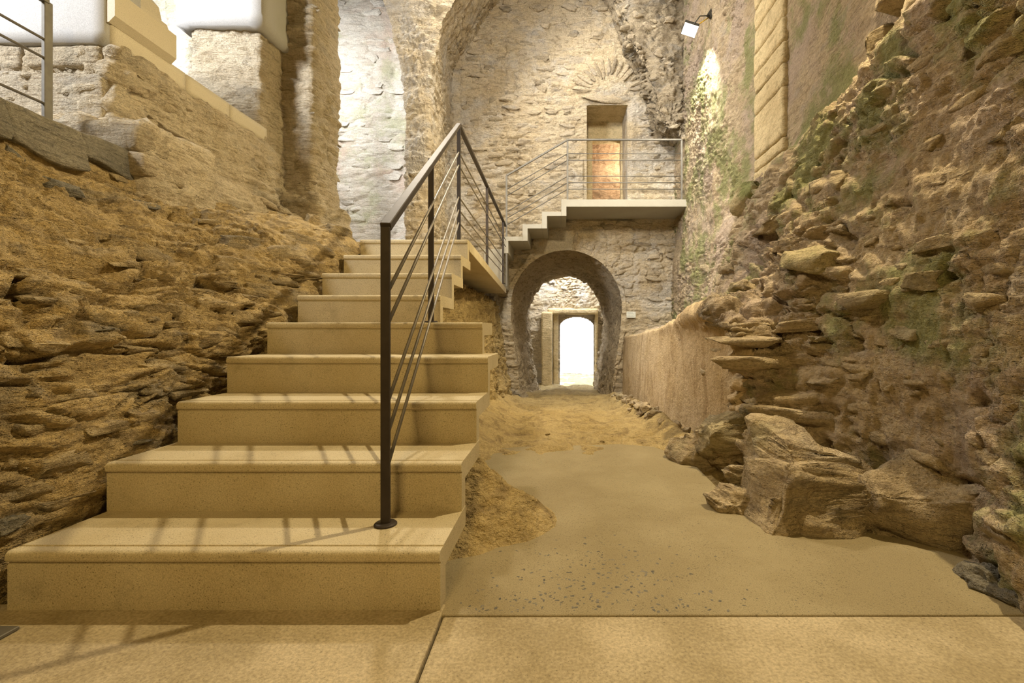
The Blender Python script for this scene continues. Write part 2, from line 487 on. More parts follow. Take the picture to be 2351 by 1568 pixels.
# ---------------------------------------------------------------- rock prototypes (shared meshes)
def make_rock(name, dims, seed, sub=3, cuts=7, rough=0.06, mat=None):
    """an angular stone, unit size: a box chopped by random planes, with splintered relief"""
    r = np.random.default_rng(seed)
    import bmesh
    bm = bmesh.new(); bmesh.ops.create_icosphere(bm, subdivisions=sub, radius=1.0)
    V = np.array([v.co[:] for v in bm.verts])
    V = np.sign(V) * np.abs(V) ** 0.42                      # towards a box
    V *= 0.62
    for k in range(cuts + 4):
        n = r.normal(size=3); n /= np.linalg.norm(n)
        d = r.uniform(0.34, 0.60)
        s = V @ n
        over = np.maximum(s - d, 0)
        V = V - over[:, None] * n
    nn = V / np.maximum(np.linalg.norm(V, axis=1, keepdims=True), 1e-6)
    V = V + nn * (rough * (ridged(V * 2.6 + seed, 3, seed) - 0.3) + 0.5 * rough * strata(V, seed, 1.2, 7.0) + 0.6 * rough * fbm(V * 5 + seed, 3, seed + 4))[:, None]
    ext = V.max(0) - V.min(0)
    V = (V - (V.max(0) + V.min(0)) / 2) / ext
    V *= np.array(dims)
    for v, c in zip(bm.verts, V): v.co = c
    me = bpy.data.meshes.new(name); bm.to_mesh(me); bm.free()
    me.polygons.foreach_set('use_smooth', np.ones(len(me.polygons), bool))
    if mat: me.materials.append(MATS[mat])
    return me

PROTO = {}
def protos(matname, n=8, sub=3):
    if matname not in PROTO:
        PROTO[matname] = [make_rock('stone_shape', (1, 1, 1), 100 + 17 * k + len(PROTO) * 7, sub, 5 + k % 4, 0.13, matname) for k in range(n)]
    return PROTO[matname]

def stone(parent, loc, dims, rot=(0, 0, 0), mat='stone_back', k=None, name='stone', sub=3):
    ps = protos(mat, sub=sub)
    me = ps[(random.randrange(len(ps)) if k is None else k) % len(ps)]
    o = bpy.data.objects.new(name, me); COL.objects.link(o)
    o.location = loc; o.scale = dims; o.rotation_euler = rot
    o.parent = parent
    return o

# ================================================================ THE SETTING
def struct(o, label=None, cat=None):
    o['kind'] = 'structure'
    if label: o['label'] = label
    if cat: o['category'] = cat
    return o

D1, TREAD, RISE = 1.357, 0.30, 0.17           # depth of the first nosing, going, rise
XL = -1.594
LAND_Z = 9 * RISE
YB = 8.6                                       # back wall

# ---------------------------------------------------------------- floor: earth, with cast slabs laid in it
def floor_z(X, Y):
    z = np.interp(Y, [-5, 2.6, 3.3, 4.2, 6.0, 8.6, 12.2, 16], [-0.06, -0.06, -0.02, -0.04, -0.2, -0.40, -0.62, -0.65])
    ridge = np.exp(-((X - np.interp(Y, [2.5, 3.2, 5, 8.6], [0.95, 0.86, 0.84, 0.86])) / 0.10) ** 2) * sstep(Y, 2.6, 3.2) * (1 - sstep(Y, 7.6, 8.6))
    z = z + 0.12 * ridge
    z = z + 0.25 * sstep(-X, 0.35, 1.0) * sstep(Y, 2.4, 3.2) * (1 - sstep(Y, 6.5, 8.2))
    return z
gy = np.concatenate([np.linspace(-4, 2.4, 12)[:-1], np.linspace(2.4, 8.75, 300), np.linspace(8.8, 16, 60)])
gx = np.linspace(-1.75, 1.55, 170)
Yg, Xg = np.meshgrid(gy, gx, indexing='ij')
Zg = floor_z(Xg, Yg)
P = np.stack([Xg, Yg, Zg], -1)
rough_amt = sstep(Yg, 2.5, 3.4)
Zg = Zg + rough_amt * (0.07 * fbm(P * 1.6, 3, 3) + 0.05 * (ridged(P * np.array([2.2, 3.2, 1]), 4, 5) - .3) + 0.03 * fbm(P * 8, 4, 8, 0.6))
P[..., 2] = Zg
floor = struct(grid_obj('floor', P, 'earth', flip=True), 'trodden yellow earth floor leading to the tunnel')

def slab(pts, z0, z1, mat, bev=0.006):
    return prism('slab', [(p[0], p[1]) for p in pts], 'z', z0, z1, mat, floor, bevel=bev)
def fl(px, py, z=0.0):
    Y = (EYE - z) * FPX / (py - VY)
    return ((px - VX) * Y / FPX, Y)
jn = fl(1016, 1413); jf = fl(955, 1568)
dirj = ((jf[0] - jn[0]) / (jf[1] - jn[1]))
yb = jn[1]
slab([(-2.3, yb + 0.06), (jn[0] - 0.004, yb + 0.06), (jn[0] - 0.004, yb - 0.004), (jn[0] + dirj * (-4 - yb) - 0.004, -4), (-2.3, -4)], -0.07, 0.0, 'concrete_floor')['label'] = 'exposed-aggregate slab in front of the steps'
slab([(jn[0] + 0.003, yb - 0.004), (2.4, yb + 0.0), (2.4, -4), (jn[0] + dirj * (-4 - yb) + 0.003, -4)], -0.07, 0.0, 'concrete_floor')['label'] = 'exposed-aggregate slab in the right foreground'
ramp = [(jn[0] + 0.01, yb + 0.006), (2.2, yb + 0.008), (2.2, 1.9), fl(2060, 1222), fl(1750, 1205), fl(1690, 1165), fl(1640, 1110), fl(1600, 1070), fl(1560, 1045), fl(1500, 1024),
        fl(1420, 1018), fl(1300, 1022), fl(1200, 1024), fl(1120, 1030), (-0.6, 3.2), (-0.6, yb + 0.006)]
slab(ramp, -0.07, -0.003, 'concrete_ramp')['label'] = 'smooth buff cement ramp with dark pebbles showing'

# pebbles showing in the cement
def pebbles():
    V = []; F = []
    r = np.random.default_rng(3)
    n = 0
    base = np.array([[1, 0, 0], [.5, .87, 0], [-.5, .87, 0], [-1, 0, 0], [-.5, -.87, 0], [.5, -.87, 0], [.45, .3, .8], [-.35, .4, .8], [-.4, -.35, .8], [.3, -.4, .8]])
    faces = [(0, 1, 6), (1, 2, 7), (1, 7, 6), (2, 3, 7), (3, 8, 7), (3, 4, 8), (4, 5, 9), (4, 9, 8), (5, 0, 6), (5, 6, 9), (6, 7, 8), (6, 8, 9)]
    while n < 1100:
        if n < 300:
            x = r.normal(0.10, 0.22); y = 1.36 + abs(r.normal(0.10, 0.17))
            s = r.uniform(0.002, 0.0055)
        else:
            x = r.uniform(-0.3, 1.5); y = r.uniform(1.36, 3.1); s = r.uniform(0.0008, 0.0022)
        if x < -0.32 or y < 1.345 or y > 3.0 or (x > 0.55 and y > 2.2) or x > 1.45: continue
        a = r.uniform(0, 6.28); ca, sa = math.cos(a), math.sin(a)
        q = base * np.array([s * 1.5, s * r.uniform(.6, 1.1), s * 0.22])
        q = np.stack([q[:, 0] * ca - q[:, 1] * sa + x, q[:, 0] * sa + q[:, 1] * ca + y, q[:, 2] - 0.003], -1)
        V.append(q); F += [tuple(10 * n + k for k in f) for f in faces]; n += 1
    return raw_mesh('pebbles', np.concatenate(V), np.array(F))
pb = finish('pebbles', pebbles(), 'pebble', floor); pb['kind'] = 'stuff'; pb['label'] = 'dark pebbles set in the cement ramp'

# ---------------------------------------------------------------- swept profiles for the rock walls
def swept(stations, ys, nv, smooth=5):
    """stations: list of (Y, [(X, Z), ...]) with equal counts; returns grid (len(ys), nv, 3)"""
    Ys = np.array([s[0] for s in stations]); C = np.array([s[1] for s in stations], float)      # S,K,2
    K = C.shape[1]
    prof = np.zeros((len(ys), K, 2))
    for k in range(K):
        for c in range(2): prof[:, k, c] = np.interp(ys, Ys, C[:, k, c])
    ref = C.mean(0)
    seg = np.sqrt(((ref[1:] - ref[:-1]) ** 2).sum(1)); cum = np.concatenate([[0], np.cumsum(seg)]); 
    t = np.linspace(0, cum[-1], nv)
    out = np.zeros((len(ys), nv, 3)); out[..., 1] = ys[:, None]
    for i in range(len(ys)):
        out[i, :, 0] = np.interp(t, cum, prof[i, :, 0]); out[i, :, 2] = np.interp(t, cum, prof[i, :, 1])
    for _ in range(smooth):
        m = out.copy(); m[:, 1:-1] = 0.25 * out[:, :-2] + 0.5 * out[:, 1:-1] + 0.25 * out[:, 2:]; out = m
        m = out.copy(); m[1:-1] = 0.25 * out[:-2] + 0.5 * out[1:-1] + 0.25 * out[2:]; m[..., 1] = out[..., 1]; out = m
    return out

def wall_surface(P, disp, sign=1.0):
    N = grid_normals(P) * sign
    return P + N * disp(P)[..., None], N

# ---- right-hand rock wall
SR = [
 (-1.5, [(1.30, -.12), (1.34, .3), (1.40, .85), (1.50, 1.4), (1.60, 2.0), (1.70, 2.5), (1.85, 2.8), (2.0, 4.0), (2.1, 7.6)]),
 (1.0, [(1.30, -.12), (1.34, .3), (1.42, .85), (1.54, 1.4), (1.66, 2.0), (1.76, 2.5), (1.90, 2.8), (2.04, 4.0), (2.1, 7.6)]),
 (1.4, [(1.37, -.12), (1.40, .3), (1.47, .85), (1.58, 1.4), (1.69, 2.0), (1.77, 2.5), (1.90, 2.75), (2.05, 4.0), (2.1, 7.6)]),
 (1.8, [(1.50, -.12), (1.50, .3), (1.53, .85), (1.60, 1.4), (1.70, 1.98), (1.77, 2.42), (1.92, 2.6), (2.06, 4.0), (2.1, 7.6)]),
 (2.2, [(1.52, -.12), (1.50, .3), (1.53, .85), (1.60, 1.4), (1.70, 1.98), (1.76, 2.40), (1.97, 2.5), (2.06, 4.0), (2.1, 7.6)]),
 (2.55, [(1.34, -.12), (1.36, .3), (1.48, .85), (1.58, 1.35), (1.70, 1.95), (1.76, 2.36), (2.02, 2.46), (2.06, 4.0), (2.1, 7.6)]),
 (2.75, [(1.16, -.12), (1.17, .36), (1.42, .88), (1.56, 1.32), (1.71, 1.93), (1.78, 2.33), (2.04, 2.43), (2.06, 4.0), (2.1, 7.6)]),
 (2.95, [(1.08, -.12), (1.10, .80), (1.38, .93), (1.56, 1.32), (1.73, 1.93), (1.80, 2.28), (2.04, 2.4), (2.06, 4.0), (2.1, 7.6)]),
 (3.3, [(1.07, -.12), (1.09, .96), (1.36, 1.02), (1.57, 1.36), (1.76, 1.93), (1.82, 2.22), (2.04, 2.34), (2.06, 4.0), (2.1, 7.6)]),
 (4.4, [(1.06, -.20), (1.09, .89), (1.38, .97), (1.64, 1.36), (1.82, 1.90), (1.86, 2.10), (2.05, 2.24), (2.06, 4.0), (2.1, 7.6)]),
 (5.2, [(1.06, -.26), (1.09, .84), (1.45, .92), (1.74, 1.25), (1.90, 1.75), (1.94, 1.98), (2.05, 2.2), (2.06, 4.0), (2.1, 7.6)]),
 (6.5, [(1.07, -.40), (1.10, .79), (1.60, .86), (1.92, 1.10), (2.00, 1.6), (2.02, 1.95), (2.05, 2.2), (2.06, 4.0), (2.1, 7.6)]),
 (8.75, [(1.08, -.60), (1.11, .72), (1.70, .76), (2.02, .90), (2.04, 1.5), (2.05, 1.95), (2.06, 2.2), (2.07, 4.0), (2.1, 7.6)]),
]
ysr = np.concatenate([np.linspace(-1.5, 1.1, 30)[:-1], np.linspace(1.1, 3.6, 300)[:-1], np.linspace(3.6, 8.75, 300)])
PR = swept(SR, ysr, 520, 4)
def disp_right(P):
    Y, Z, X = P[..., 1], P[..., 2], P[..., 0]
    dug = sstep(Y, 2.9, 3.2) * (1 - sstep(Z, 0.74, 0.95)) * (1 - sstep(X, 1.2, 1.35))      # the smooth cut face
    upper = sstep(Z, 2.25, 2.5) * sstep(Y, 2.6, 2.9)                                          # plastered upper wall
    far = sstep(Y, 4.9, 5.6)
    rough = rock_disp(P, 0.07, 0.085, 0.030, 0.010, (0.26, 0.34, 0.13), 2, pits=0.045)
    rough2 = rock_disp(P, 0.04, 0.05, 0.012, 0.008, (0.12, 0.16, 0.07), 22)
    flat = 0.03 * fbm(P * 1.3, 3, 70) + 0.010 * fbm(P * 7, 4, 71) - 0.012
    upp = 0.03 * fbm(P * 1.2, 3, 75) + 0.018 * fbm(P * 6, 4, 76) + 0.008 * strata(P, 77)
    d = rough
    d = d * (1 - far) + rough2 * far
    d = d * (1 - upper * (1 - far)) + upp * upper * (1 - far)
    return d * (1 - dug) + flat * dug
PRd, NR = wall_surface(PR, disp_right, -1.0)
wall_right = struct(grid_obj('wall_right', PRd, 'rock_right', flip=True), 'rough brown rock wall with green moss')
wall_right.data.materials.append(MATS['earth_cut'])
_c = PR[:-1, :-1]
_cut = (_c[..., 1] > 2.85) & (_c[..., 0] < 1.16) & (_c[..., 2] < np.interp(_c[..., 1], [2.85, 3.3, 3.6], [0.72, 0.86, 1.0]))
wall_right.data.polygons.foreach_set('material_index', _cut.reshape(-1).astype(np.int32))
def on_right(Y, Z):
    """point on the displaced right wall at depth Y, height Z, with the normal there"""
    i = int(np.argmin(np.abs(ysr - Y))); j = int(np.argmin(np.abs(PRd[i, :, 2] - Z)))
    return Vector(PRd[i, j]), Vector(NR[i, j])
def right_px(px, py):
    Q = PRd
    sx = VX + Q[..., 0] / np.maximum(Q[..., 1], .3) * FPX; sy = VY - (Q[..., 2] - EYE) / np.maximum(Q[..., 1], .3) * FPX
    d = (sx - px) ** 2 + (sy - py) ** 2 + Q[..., 1] * 2 + (Q[..., 1] < 0.8) * 1e9
    i, j = np.unravel_index(np.argmin(d), d.shape)
    return Vector(Q[i, j]), Vector(NR[i, j])

# ---- left-hand rock bank
def LP(a): return a
SL = [
 (-1.5, [(-1.90, -.1), (-1.95, .5), (-2.0, .8), (-2.1, 1.05), (-2.28, 1.25), (-2.48, 1.42), (-2.62, 1.6), (-2.66, 1.88), (-2.9, 1.9)]),
 (1.0, [(-1.90, -.1), (-1.90, .5), (-1.95, .8), (-2.05, 1.05), (-2.25, 1.25), (-2.47, 1.42), (-2.62, 1.6), (-2.66, 1.88), (-2.9, 1.9)]),
 (1.32, [(-1.70, -.1), (-1.74, .5), (-1.82, .8), (-1.98, 1.05), (-2.22, 1.25), (-2.45, 1.42), (-2.62, 1.6), (-2.66, 1.88), (-2.9, 1.9)]),
 (1.6, [(-1.66, -.1), (-1.68, .5), (-1.76, .8), (-1.95, 1.05), (-2.20, 1.25), (-2.45, 1.42), (-2.62, 1.6), (-2.66, 1.88), (-2.9, 1.9)]),
 (2.4, [(-1.66, -.1), (-1.67, .5), (-1.73, .8), (-1.92, 1.05), (-2.18, 1.25), (-2.43, 1.42), (-2.62, 1.6), (-2.66, 1.88), (-2.9, 1.9)]),
 (3.0, [(-1.66, -.1), (-1.66, .6), (-1.68, .95), (-1.80, 1.22), (-2.05, 1.40), (-2.38, 1.52), (-2.62, 1.62), (-2.67, 1.90), (-2.9, 1.9)]),
 (3.35, [(-1.66, -.1), (-1.66, .7), (-1.66, 1.12), (-1.72, 1.36), (-1.90, 1.50), (-2.30, 1.58), (-2.62, 1.63), (-2.68, 1.85), (-2.9, 1.9)]),
 (3.7, [(-1.66, -.1), (-1.66, .8), (-1.64, 1.25), (-1.66, 1.46), (-1.78, 1.55), (-2.2, 1.60), (-2.62, 1.66), (-2.72, 1.78), (-2.9, 1.9)]),
 (4.1, [(-1.70, -.1), (-1.70, .8), (-1.68, 1.2), (-1.70, 1.42), (-1.85, 1.50), (-2.2, 1.56), (-2.62, 1.62), (-2.72, 1.72), (-2.9, 1.8)]),
]
ysl = np.concatenate([np.linspace(-1.5, 1.2, 30)[:-1], np.linspace(1.2, 4.1, 380)])
PL = swept(SL, ysl, 330, 3)
def disp_left(P):
    Y, Z, X = P[..., 1], P[..., 2], P[..., 0]
    face = sstep(Z, 1.5, 1.66) * (1 - sstep(Y, 3.2, 3.5))
    near = sstep(-X, 1.60, 1.95)
    rough = rock_disp(P, 0.09, 0.10, 0.045, 0.010, (0.24, 0.30, 0.10), 5, pits=0.06)
    mort = 0.04 * fbm(P * 1.6, 3, 80) + 0.012 * fbm(P * 10, 4, 81) + 0.02 * strata(P, 83)
    d = rough * (1 - face) + mort * face
    return d * (0.35 + 0.65 * near)
PLd, NL = wall_surface(PL, disp_left, 1.0)
wall_left = struct(grid_obj('wall_left', PLd, 'rock_left'), 'bank of layered yellow rock beside the steps')
def left_px(px, py):
    Q = PLd
    sx = VX + Q[..., 0] / np.maximum(Q[..., 1], .3) * FPX; sy = VY - (Q[..., 2] - EYE) / np.maximum(Q[..., 1], .3) * FPX
    d = (sx - px) ** 2 + (sy - py) ** 2 + Q[..., 1] * 2 + (Q[..., 1] < 0.8) * 1e9
    i, j = np.unravel_index(np.argmin(d), d.shape)
    return Vector(Q[i, j]), Vector(NL[i, j])

# ---- earth bank under the landing
SB = [
 (2.70, [(-.95, -.15), (-1.0, .1), (-1.1, .25), (-1.3, .35), (-1.5, .4)]),
 (3.0, [(-.78, -.15), (-.84, .2), (-.98, .5), (-1.15, .66), (-1.4, .7)]),
 (3.3, [(-.70, -.15), (-.80, .3), (-.92, .7), (-1.05, .9), (-1.3, .95)]),
 (3.8, [(-.67, -.15), (-.78, .3), (-.90, .8), (-1.02, 1.15), (-1.3, 1.2)]),
 (4.5, [(-.66, -.20), (-.76, .3), (-.90, .8), (-1.02, 1.25), (-1.2, 1.36)]),
 (6.5, [(-.72, -.35), (-.84, .2), (-.97, .8), (-1.06, 1.25), (-1.2, 1.36)]),
 (8.0, [(-.80, -.50), (-.92, .2), (-1.04, .8), (-1.10, 1.25), (-1.2, 1.36)]),
 (8.75, [(-.86, -.6), (-.98, .2), (-1.06, .8), (-1.12, 1.25), (-1.2, 1.36)]),
]
ysb = np.linspace(2.7, 8.75, 300)
PBk = swept(SB, ysb, 130, 2)
PBd, NBk = wall_surface(PBk, lambda P: rock_disp(P, 0.08, 0.06, 0.02, 0.012, (0.10, 0.14, 0.20), 9, pits=0.04), -1.0)
struct(grid_obj('wall_bank', PBd, 'earth', flip=True), 'crumbling yellow earth bank under the concrete landing')

# ---------------------------------------------------------------- back wall with the tunnel mouth and the high doorway
TX, TZ, TR = 0.08, 1.26, 1.00                  # tunnel vault: centre and radius at the mouth
def tunnel_halfwidth(z, s=1.0):
    """half width of the tunnel section at height z relative to the vault centre (z<0 below)"""
    z = np.asarray(z, float)
    up = np.sqrt(np.maximum(TR ** 2 - z ** 2, 0))
    lowr = TR - 0.16 * sstep(-z, 0.1, 1.6)
    return np.where(z > 0, up, lowr) * s
DX0, DX1, DZ0, DZ1 = 0.45, 1.186, 2.90, 4.89   # doorway

def in_hole(X, Z):
    t = (np.abs(X - TX) < tunnel_halfwidth(Z - TZ)) & (Z < TZ + TR)
    d = (X > DX0) & (X < DX1) & (Z > DZ0) & (Z < DZ1)
    return t | d
bx = np.linspace(-2.15, 2.25, 330); bz = np.linspace(-0.65, 7.65, 520)
# pull grid lines onto the door's edges
for v in (DX0, DX1): bx[np.argmin(np.abs(bx - v))] = v
for v in (DZ0, DZ1): bz[np.argmin(np.abs(bz - v))] = v
Xb, Zb = np.meshgrid(bx, bz, indexing='ij')
Pb = np.stack([Xb, np.full_like(Xb, YB), Zb], -1)
# pull vertices near the tunnel's edge onto it
ang = np.arctan2(Zb - TZ, Xb - TX)
dist = np.hypot(Xb - TX, Zb - TZ)
near = (np.abs(dist - TR) < 0.012) & (Zb > TZ)
Pb[..., 0] = np.where(near, TX + TR * np.cos(ang), Pb[..., 0]); Pb[..., 2] = np.where(near, TZ + TR * np.sin(ang), Pb[..., 2])
def disp_back(P):
    s, e, R = stones_field(P, (0.26, 0.30, 0.13), 31)
    s2, e2, R2_ = stones_field(P, (0.11, 0.14, 0.055), 39, 0.4)
    keep = sstep(fbm(P * 0.9, 3, 33), -0.15, 0.1)
    return 0.018 * s2 + 0.06 * fbm(P * 0.8, 3, 30) + 0.055 * s * keep + (1 - keep) * 0.026 * (1 + fbm(P * 4, 4, 36, 0.6)) + 0.016 * fbm(P * 14, 3, 38, 0.65) + 0.018 * strata(P, 37)
dB = disp_back(Pb)
edge_fade = np.minimum(sstep(np.abs(Xb - DX0), 0, .06), sstep(np.abs(Xb - DX1), 0, .06))
indoor = (Xb > DX0 - .07) & (Xb < DX1 + .07) & (Zb > DZ0 - .1) & (Zb < DZ1 + .1)
dB = np.where(indoor, np.minimum(dB, 0.03), dB)
Pb[..., 1] -= dB
cx = (Xb[:-1, :-1] + Xb[1:, 1:]) / 2; cz = (Zb[:-1, :-1] + Zb[1:, 1:]) / 2
wall_back = struct(grid_obj('wall_back', Pb, 'masonry_back', keep=~in_hole(cx, cz)), 'rubble masonry end wall above the tunnel mouth')

# doorway reveals, inner frame and the lit passage behind
def jamb(name, lo, hi, mat='masonry_back', d=0.012, parent=None, step=0.03):
    return rough_box(name, lo, hi, mat, parent, step, 0.012, lambda P: d * fbm(P * 6, 4, 91))
YI = 9.32
d_parent = wall_back
jamb('reveal', (DX0 - 0.25, YB - 0.0, DZ0 - 0.1), (DX0, YI, DZ1 + 0.2), parent=wall_back)
jamb('reveal', (DX1, YB - 0.0, DZ0 - 0.1), (DX1 + 0.25, YI, DZ1 + 0.2), parent=wall_back)
jamb('lintel', (DX0 - 0.2, YB - 0.01, DZ1), (DX1 + 0.2, YI, DZ1 + 0.22), 'ashlar', parent=wall_back)
jamb('reveal', (DX0 - 0.1, YI - 0.02, DZ0 - 0.1), (0.60, YI + 0.18, 4.75), 'ashlar', parent=wall_back)
jamb('reveal', (1.155, YI - 0.02, DZ0 - 0.1), (DX1 + 0.3, YI + 0.18, 4.75), 'ashlar', parent=wall_back)
jamb('lintel', (0.50, YI - 0.04, 4.55), (DX1 + 0.1, YI + 0.2, 5.0), 'ashlar', parent=wall_back)
jamb('sill', (DX0 - 0.2, YB + 0.02, 2.72), (DX1 + 0.2, 10.4, 2.94), parent=wall_back, step=0.06)
rough_box('passage_wall', (-0.1, 10.25, 2.7), (1.9, 10.5, 5.2), 'passage_rock', wall_back, 0.025, 0.03, lambda P: rock_disp(P, 0.04, 0.05, 0.02, 0.01, (0.2, 0.2, 0.11), 44))
rough_box('passage_wall', (-0.25, 9.4, 2.7), (-0.05, 10.5, 5.2), 'passage_rock', wall_back, 0.06, 0.03)
rough_box('passage_wall', (1.8, 9.4, 2.7), (2.0, 10.5, 5.2), 'passage_rock', wall_back, 0.06, 0.03)
rough_box('passage_wall', (-0.25, 9.2, 5.05), (2.0, 10.5, 5.25), 'passage_rock', wall_back, 0.06, 0.03)
lamp('assumed_passage_light', 'POINT', (1.50, 9.75, 4.4), (0, 0, 0), 40, (1.0, 0.86, 0.66), 0.08)  # assumed lamp, out of sight inside the passage

# tunnel barrel
T_END = 11.35
nl, na = 150, 190
tt = np.linspace(0, 1, nl); 
yt = YB - 0.05 + (T_END - YB + 0.05) * tt
th = np.linspace(-0.5 * math.pi, 1.5 * math.pi, na)          # starts at the floor, goes up the right side
ct = np.cos(th); stn = np.sin(th)
PT = np.zeros((nl, na, 3))
for i, t in enumerate(tt):
    s = 1.0 - 0.17 * t
    zc = TZ - 0.05 * t
    fz = np.interp(yt[i], [8.6, 12.2], [-0.40, -0.62]) - 0.12
    x = np.where(stn >= 0, ct * TR * s, 0)
    z = np.where(stn >= 0, zc + stn * TR * s, zc + stn * (zc - fz))
    zz = z - zc
    low = (TR - 0.12 * sstep(-zz, 0.1, 1.6)) * s
    x = np.where(stn >= 0, x, np.sign(ct) * np.abs(ct) ** 0.22 * low)
    PT[i, :, 0] = TX + 0.02 * t + x; PT[i, :, 1] = yt[i]; PT[i, :, 2] = z
NT = grid_normals(PT)
cen = np.stack([np.full((nl, na), TX), PT[..., 1], np.full((nl, na), TZ * 0.7)], -1) - PT
NT = NT * np.sign((NT * cen).sum(-1, keepdims=True))
lip = sstep(PT[..., 1], YB - .05, YB + 0.25)
PT = PT + NT * ((0.3 + 0.7 * lip) * rock_disp(PT, 0.07, 0.075, 0.02, 0.018, (0.10, 0.24, 0.08), 51) - 0.10)[..., None]
struct(grid_obj('wall_tunnel', PT, 'rock_tunnel', flip=True), 'barrel-vaulted rough tunnel lining')

# end wall of the tunnel, with the low arched door to the yard
YE = 12.5
EX0, EX1 = (1285 - VX) * YE / FPX, (1363 - VX) * YE / FPX
EZ = EYE - (760 - VY) * YE / FPX
e_top = EYE - (728 - VY) * YE / FPX
e_spr = EYE - (752 - VY) * YE / FPX
ex = np.linspace(-1.6, 1.8, 170); ez = np.linspace(-0.9, 3.3, 210)
XE, ZE = np.meshgrid(ex, ez, indexing='ij')
PE = np.stack([XE, np.full_like(XE, YE), ZE], -1)
ledge = sstep(ZE, 1.28, 1.36)
PE[..., 1] -= rock_disp(PE, 0.03, 0.06, 0.02, 0.01, (0.2, 0.2, 0.09), 61) + 0.0 * ledge
cxe = (XE[:-1, :-1] + XE[1:, 1:]) / 2; cze = (ZE[:-1, :-1] + ZE[1:, 1:]) / 2
mid = (EX0 + EX1) / 2; hw = (EX1 - EX0) / 2
arch = e_spr + (e_top - e_spr) * np.sqrt(np.maximum(1 - ((cxe - mid) / hw) ** 2, 0))
hole = (cxe > EX0) & (cxe < EX1) & (cze < arch)
wall_exit = struct(grid_obj('wall_exit', PE, 'masonry_back', keep=~hole), 'stone wall round the small arched door at the end of the tunnel')
for x0, x1, yy in ((1243, 1268, YE - 0.30), (1270, 1282, YE - 0.12), (1366, 1373, YE - 0.12)):
    a = at(x0, 760, yy)[0]; b = at(x1, 760, yy)[0]
    rough_box('jamb_stone', (a, yy, -0.75), (b, YE + 0.1, at(0, 716, yy)[2]), 'ashlar', wall_exit, 0.05, 0.02, lambda P: 0.015 * fbm(P * 5, 3, 12))
rough_box('lintel', (at(1258, 0, YE)[0], YE - 0.2, at(0, 722, YE - .2)[2]), (at(1372, 0, YE)[0], YE + 0.02, at(0, 708, YE - .2)[2]), 'ashlar', wall_exit, 0.05, 0.02, lambda P: 0.015 * fbm(P * 5, 3, 13))

# the yard outside
for lo, hi in (((-1.7, T_END - .1, -.9), (-1.0, YE + .1, 3.4)), ((1.15, T_END - .1, -.9), (1.9, YE + .1, 3.4)), ((-1.7, T_END - .15, 2.15), (1.9, T_END + .12, 3.4))):
    rough_box('side_wall', lo, hi, 'masonry_back', wall_exit, 0.06, 0.03, lambda P: rock_disp(P, 0.04, 0.05, 0.02, 0.0, (0.2, 0.2, 0.1), 64))
rough_box('roof_slab', (-1.8, T_END - .2, 3.3), (2.0, YE + .2, 3.5), 'masonry_back', wall_exit, 0.4, 0.02)
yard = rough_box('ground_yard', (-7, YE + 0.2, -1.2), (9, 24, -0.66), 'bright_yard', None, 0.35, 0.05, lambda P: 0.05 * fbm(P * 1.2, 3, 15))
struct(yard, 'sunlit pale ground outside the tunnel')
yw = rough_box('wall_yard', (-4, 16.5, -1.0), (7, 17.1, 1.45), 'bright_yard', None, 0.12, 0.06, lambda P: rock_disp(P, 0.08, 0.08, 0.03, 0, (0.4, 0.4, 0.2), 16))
struct(yw, 'sunlit low stone wall across the yard outside')

# ---------------------------------------------------------------- vaulting over the end bay
def curve_surface(front, back, y0, y1, ny, mat, name, disp, sign, nseg=150):
    def res(c):
        c = np.array(c, float); d = np.concatenate([[0], np.cumsum(np.sqrt(((c[1:] - c[:-1]) ** 2).sum(1)))])
        t = np.linspace(0, d[-1], nseg); return np.stack([np.interp(t, d, c[:, 0]), np.interp(t, d, c[:, 1])], -1)
    a, b = res(front), res(back)
    w = np.linspace(0, 1, ny)[:, None, None]
    Q = a[None] * (1 - w) + b[None] * w
    P = np.zeros((ny, nseg, 3)); P[..., 0] = Q[..., 0]; P[..., 2] = Q[..., 1]; P[..., 1] = np.linspace(y0, y1, ny)[:, None]
    Pd, N = wall_surface(P, disp, sign)
    return P, Pd
# left pier and vault springing: inner face (right), front face, arch soffit (left)
inner = [(-1.98, 1.2), (-1.98, 3.2), (-1.98, 4.25), (-1.94, 4.66), (-1.87, 4.96), (-1.78, 5.34), (-1.63, 5.69), (-1.30, 6.2), (-.8, 6.8), (0.0, 7.6)]
innerb = [(-2.02, 1.2), (-2.02, 3.2), (-2.02, 5.2), (-2.02, 5.5), (-1.86, 5.8), (-1.62, 6.1), (-1.45, 6.42), (-1.16, 6.81), (-.8, 7.15), (0.0, 7.7)]
outer = [(-2.39, 1.2), (-2.39, 3.2), (-2.39, 3.97), (-2.42, 4.32), (-2.50, 4.89), (-2.60, 5.24), (-2.715, 5.69), (-2.95, 6.2), (-3.3, 6.8), (-3.9, 7.6)]
dv = lambda P: rock_disp(P, 0.05, 0.045, 0.015, 0.010, (0.22, 0.25, 0.10), 71)
_, Pin = curve_surface(inner, innerb, 7.0, 8.7, 70, None, '', dv, 1.0, 330)
outer = [(x + 0.10, z) for x, z in outer]
_, Pout = curve_surface(outer, outer, 7.0, 7.75, 40, None, '', dv, -1.0, 330)
wpos = np.linspace(0, 1, 50)
Pf = np.zeros((50, 330, 3))
for k, w in enumerate(wpos): Pf[k] = Pout[0] * (1 - w) + Pin[0] * w
Pf[..., 1] -= (np.sin(math.pi * wpos)[:, None]) ** 0.5 * (dv(Pf) * 1.1)
vault = empty('wall_vault'); struct(vault, 'springing of the broken vault, plastered rubble')
grid_obj('soffit', Pin, 'masonry_back', vault, flip=False)
grid_obj('arch_soffit', Pout, 'masonry_pillar', vault, flip=True)
grid_obj('pier_face', Pf, 'masonry_back', vault, flip=False)
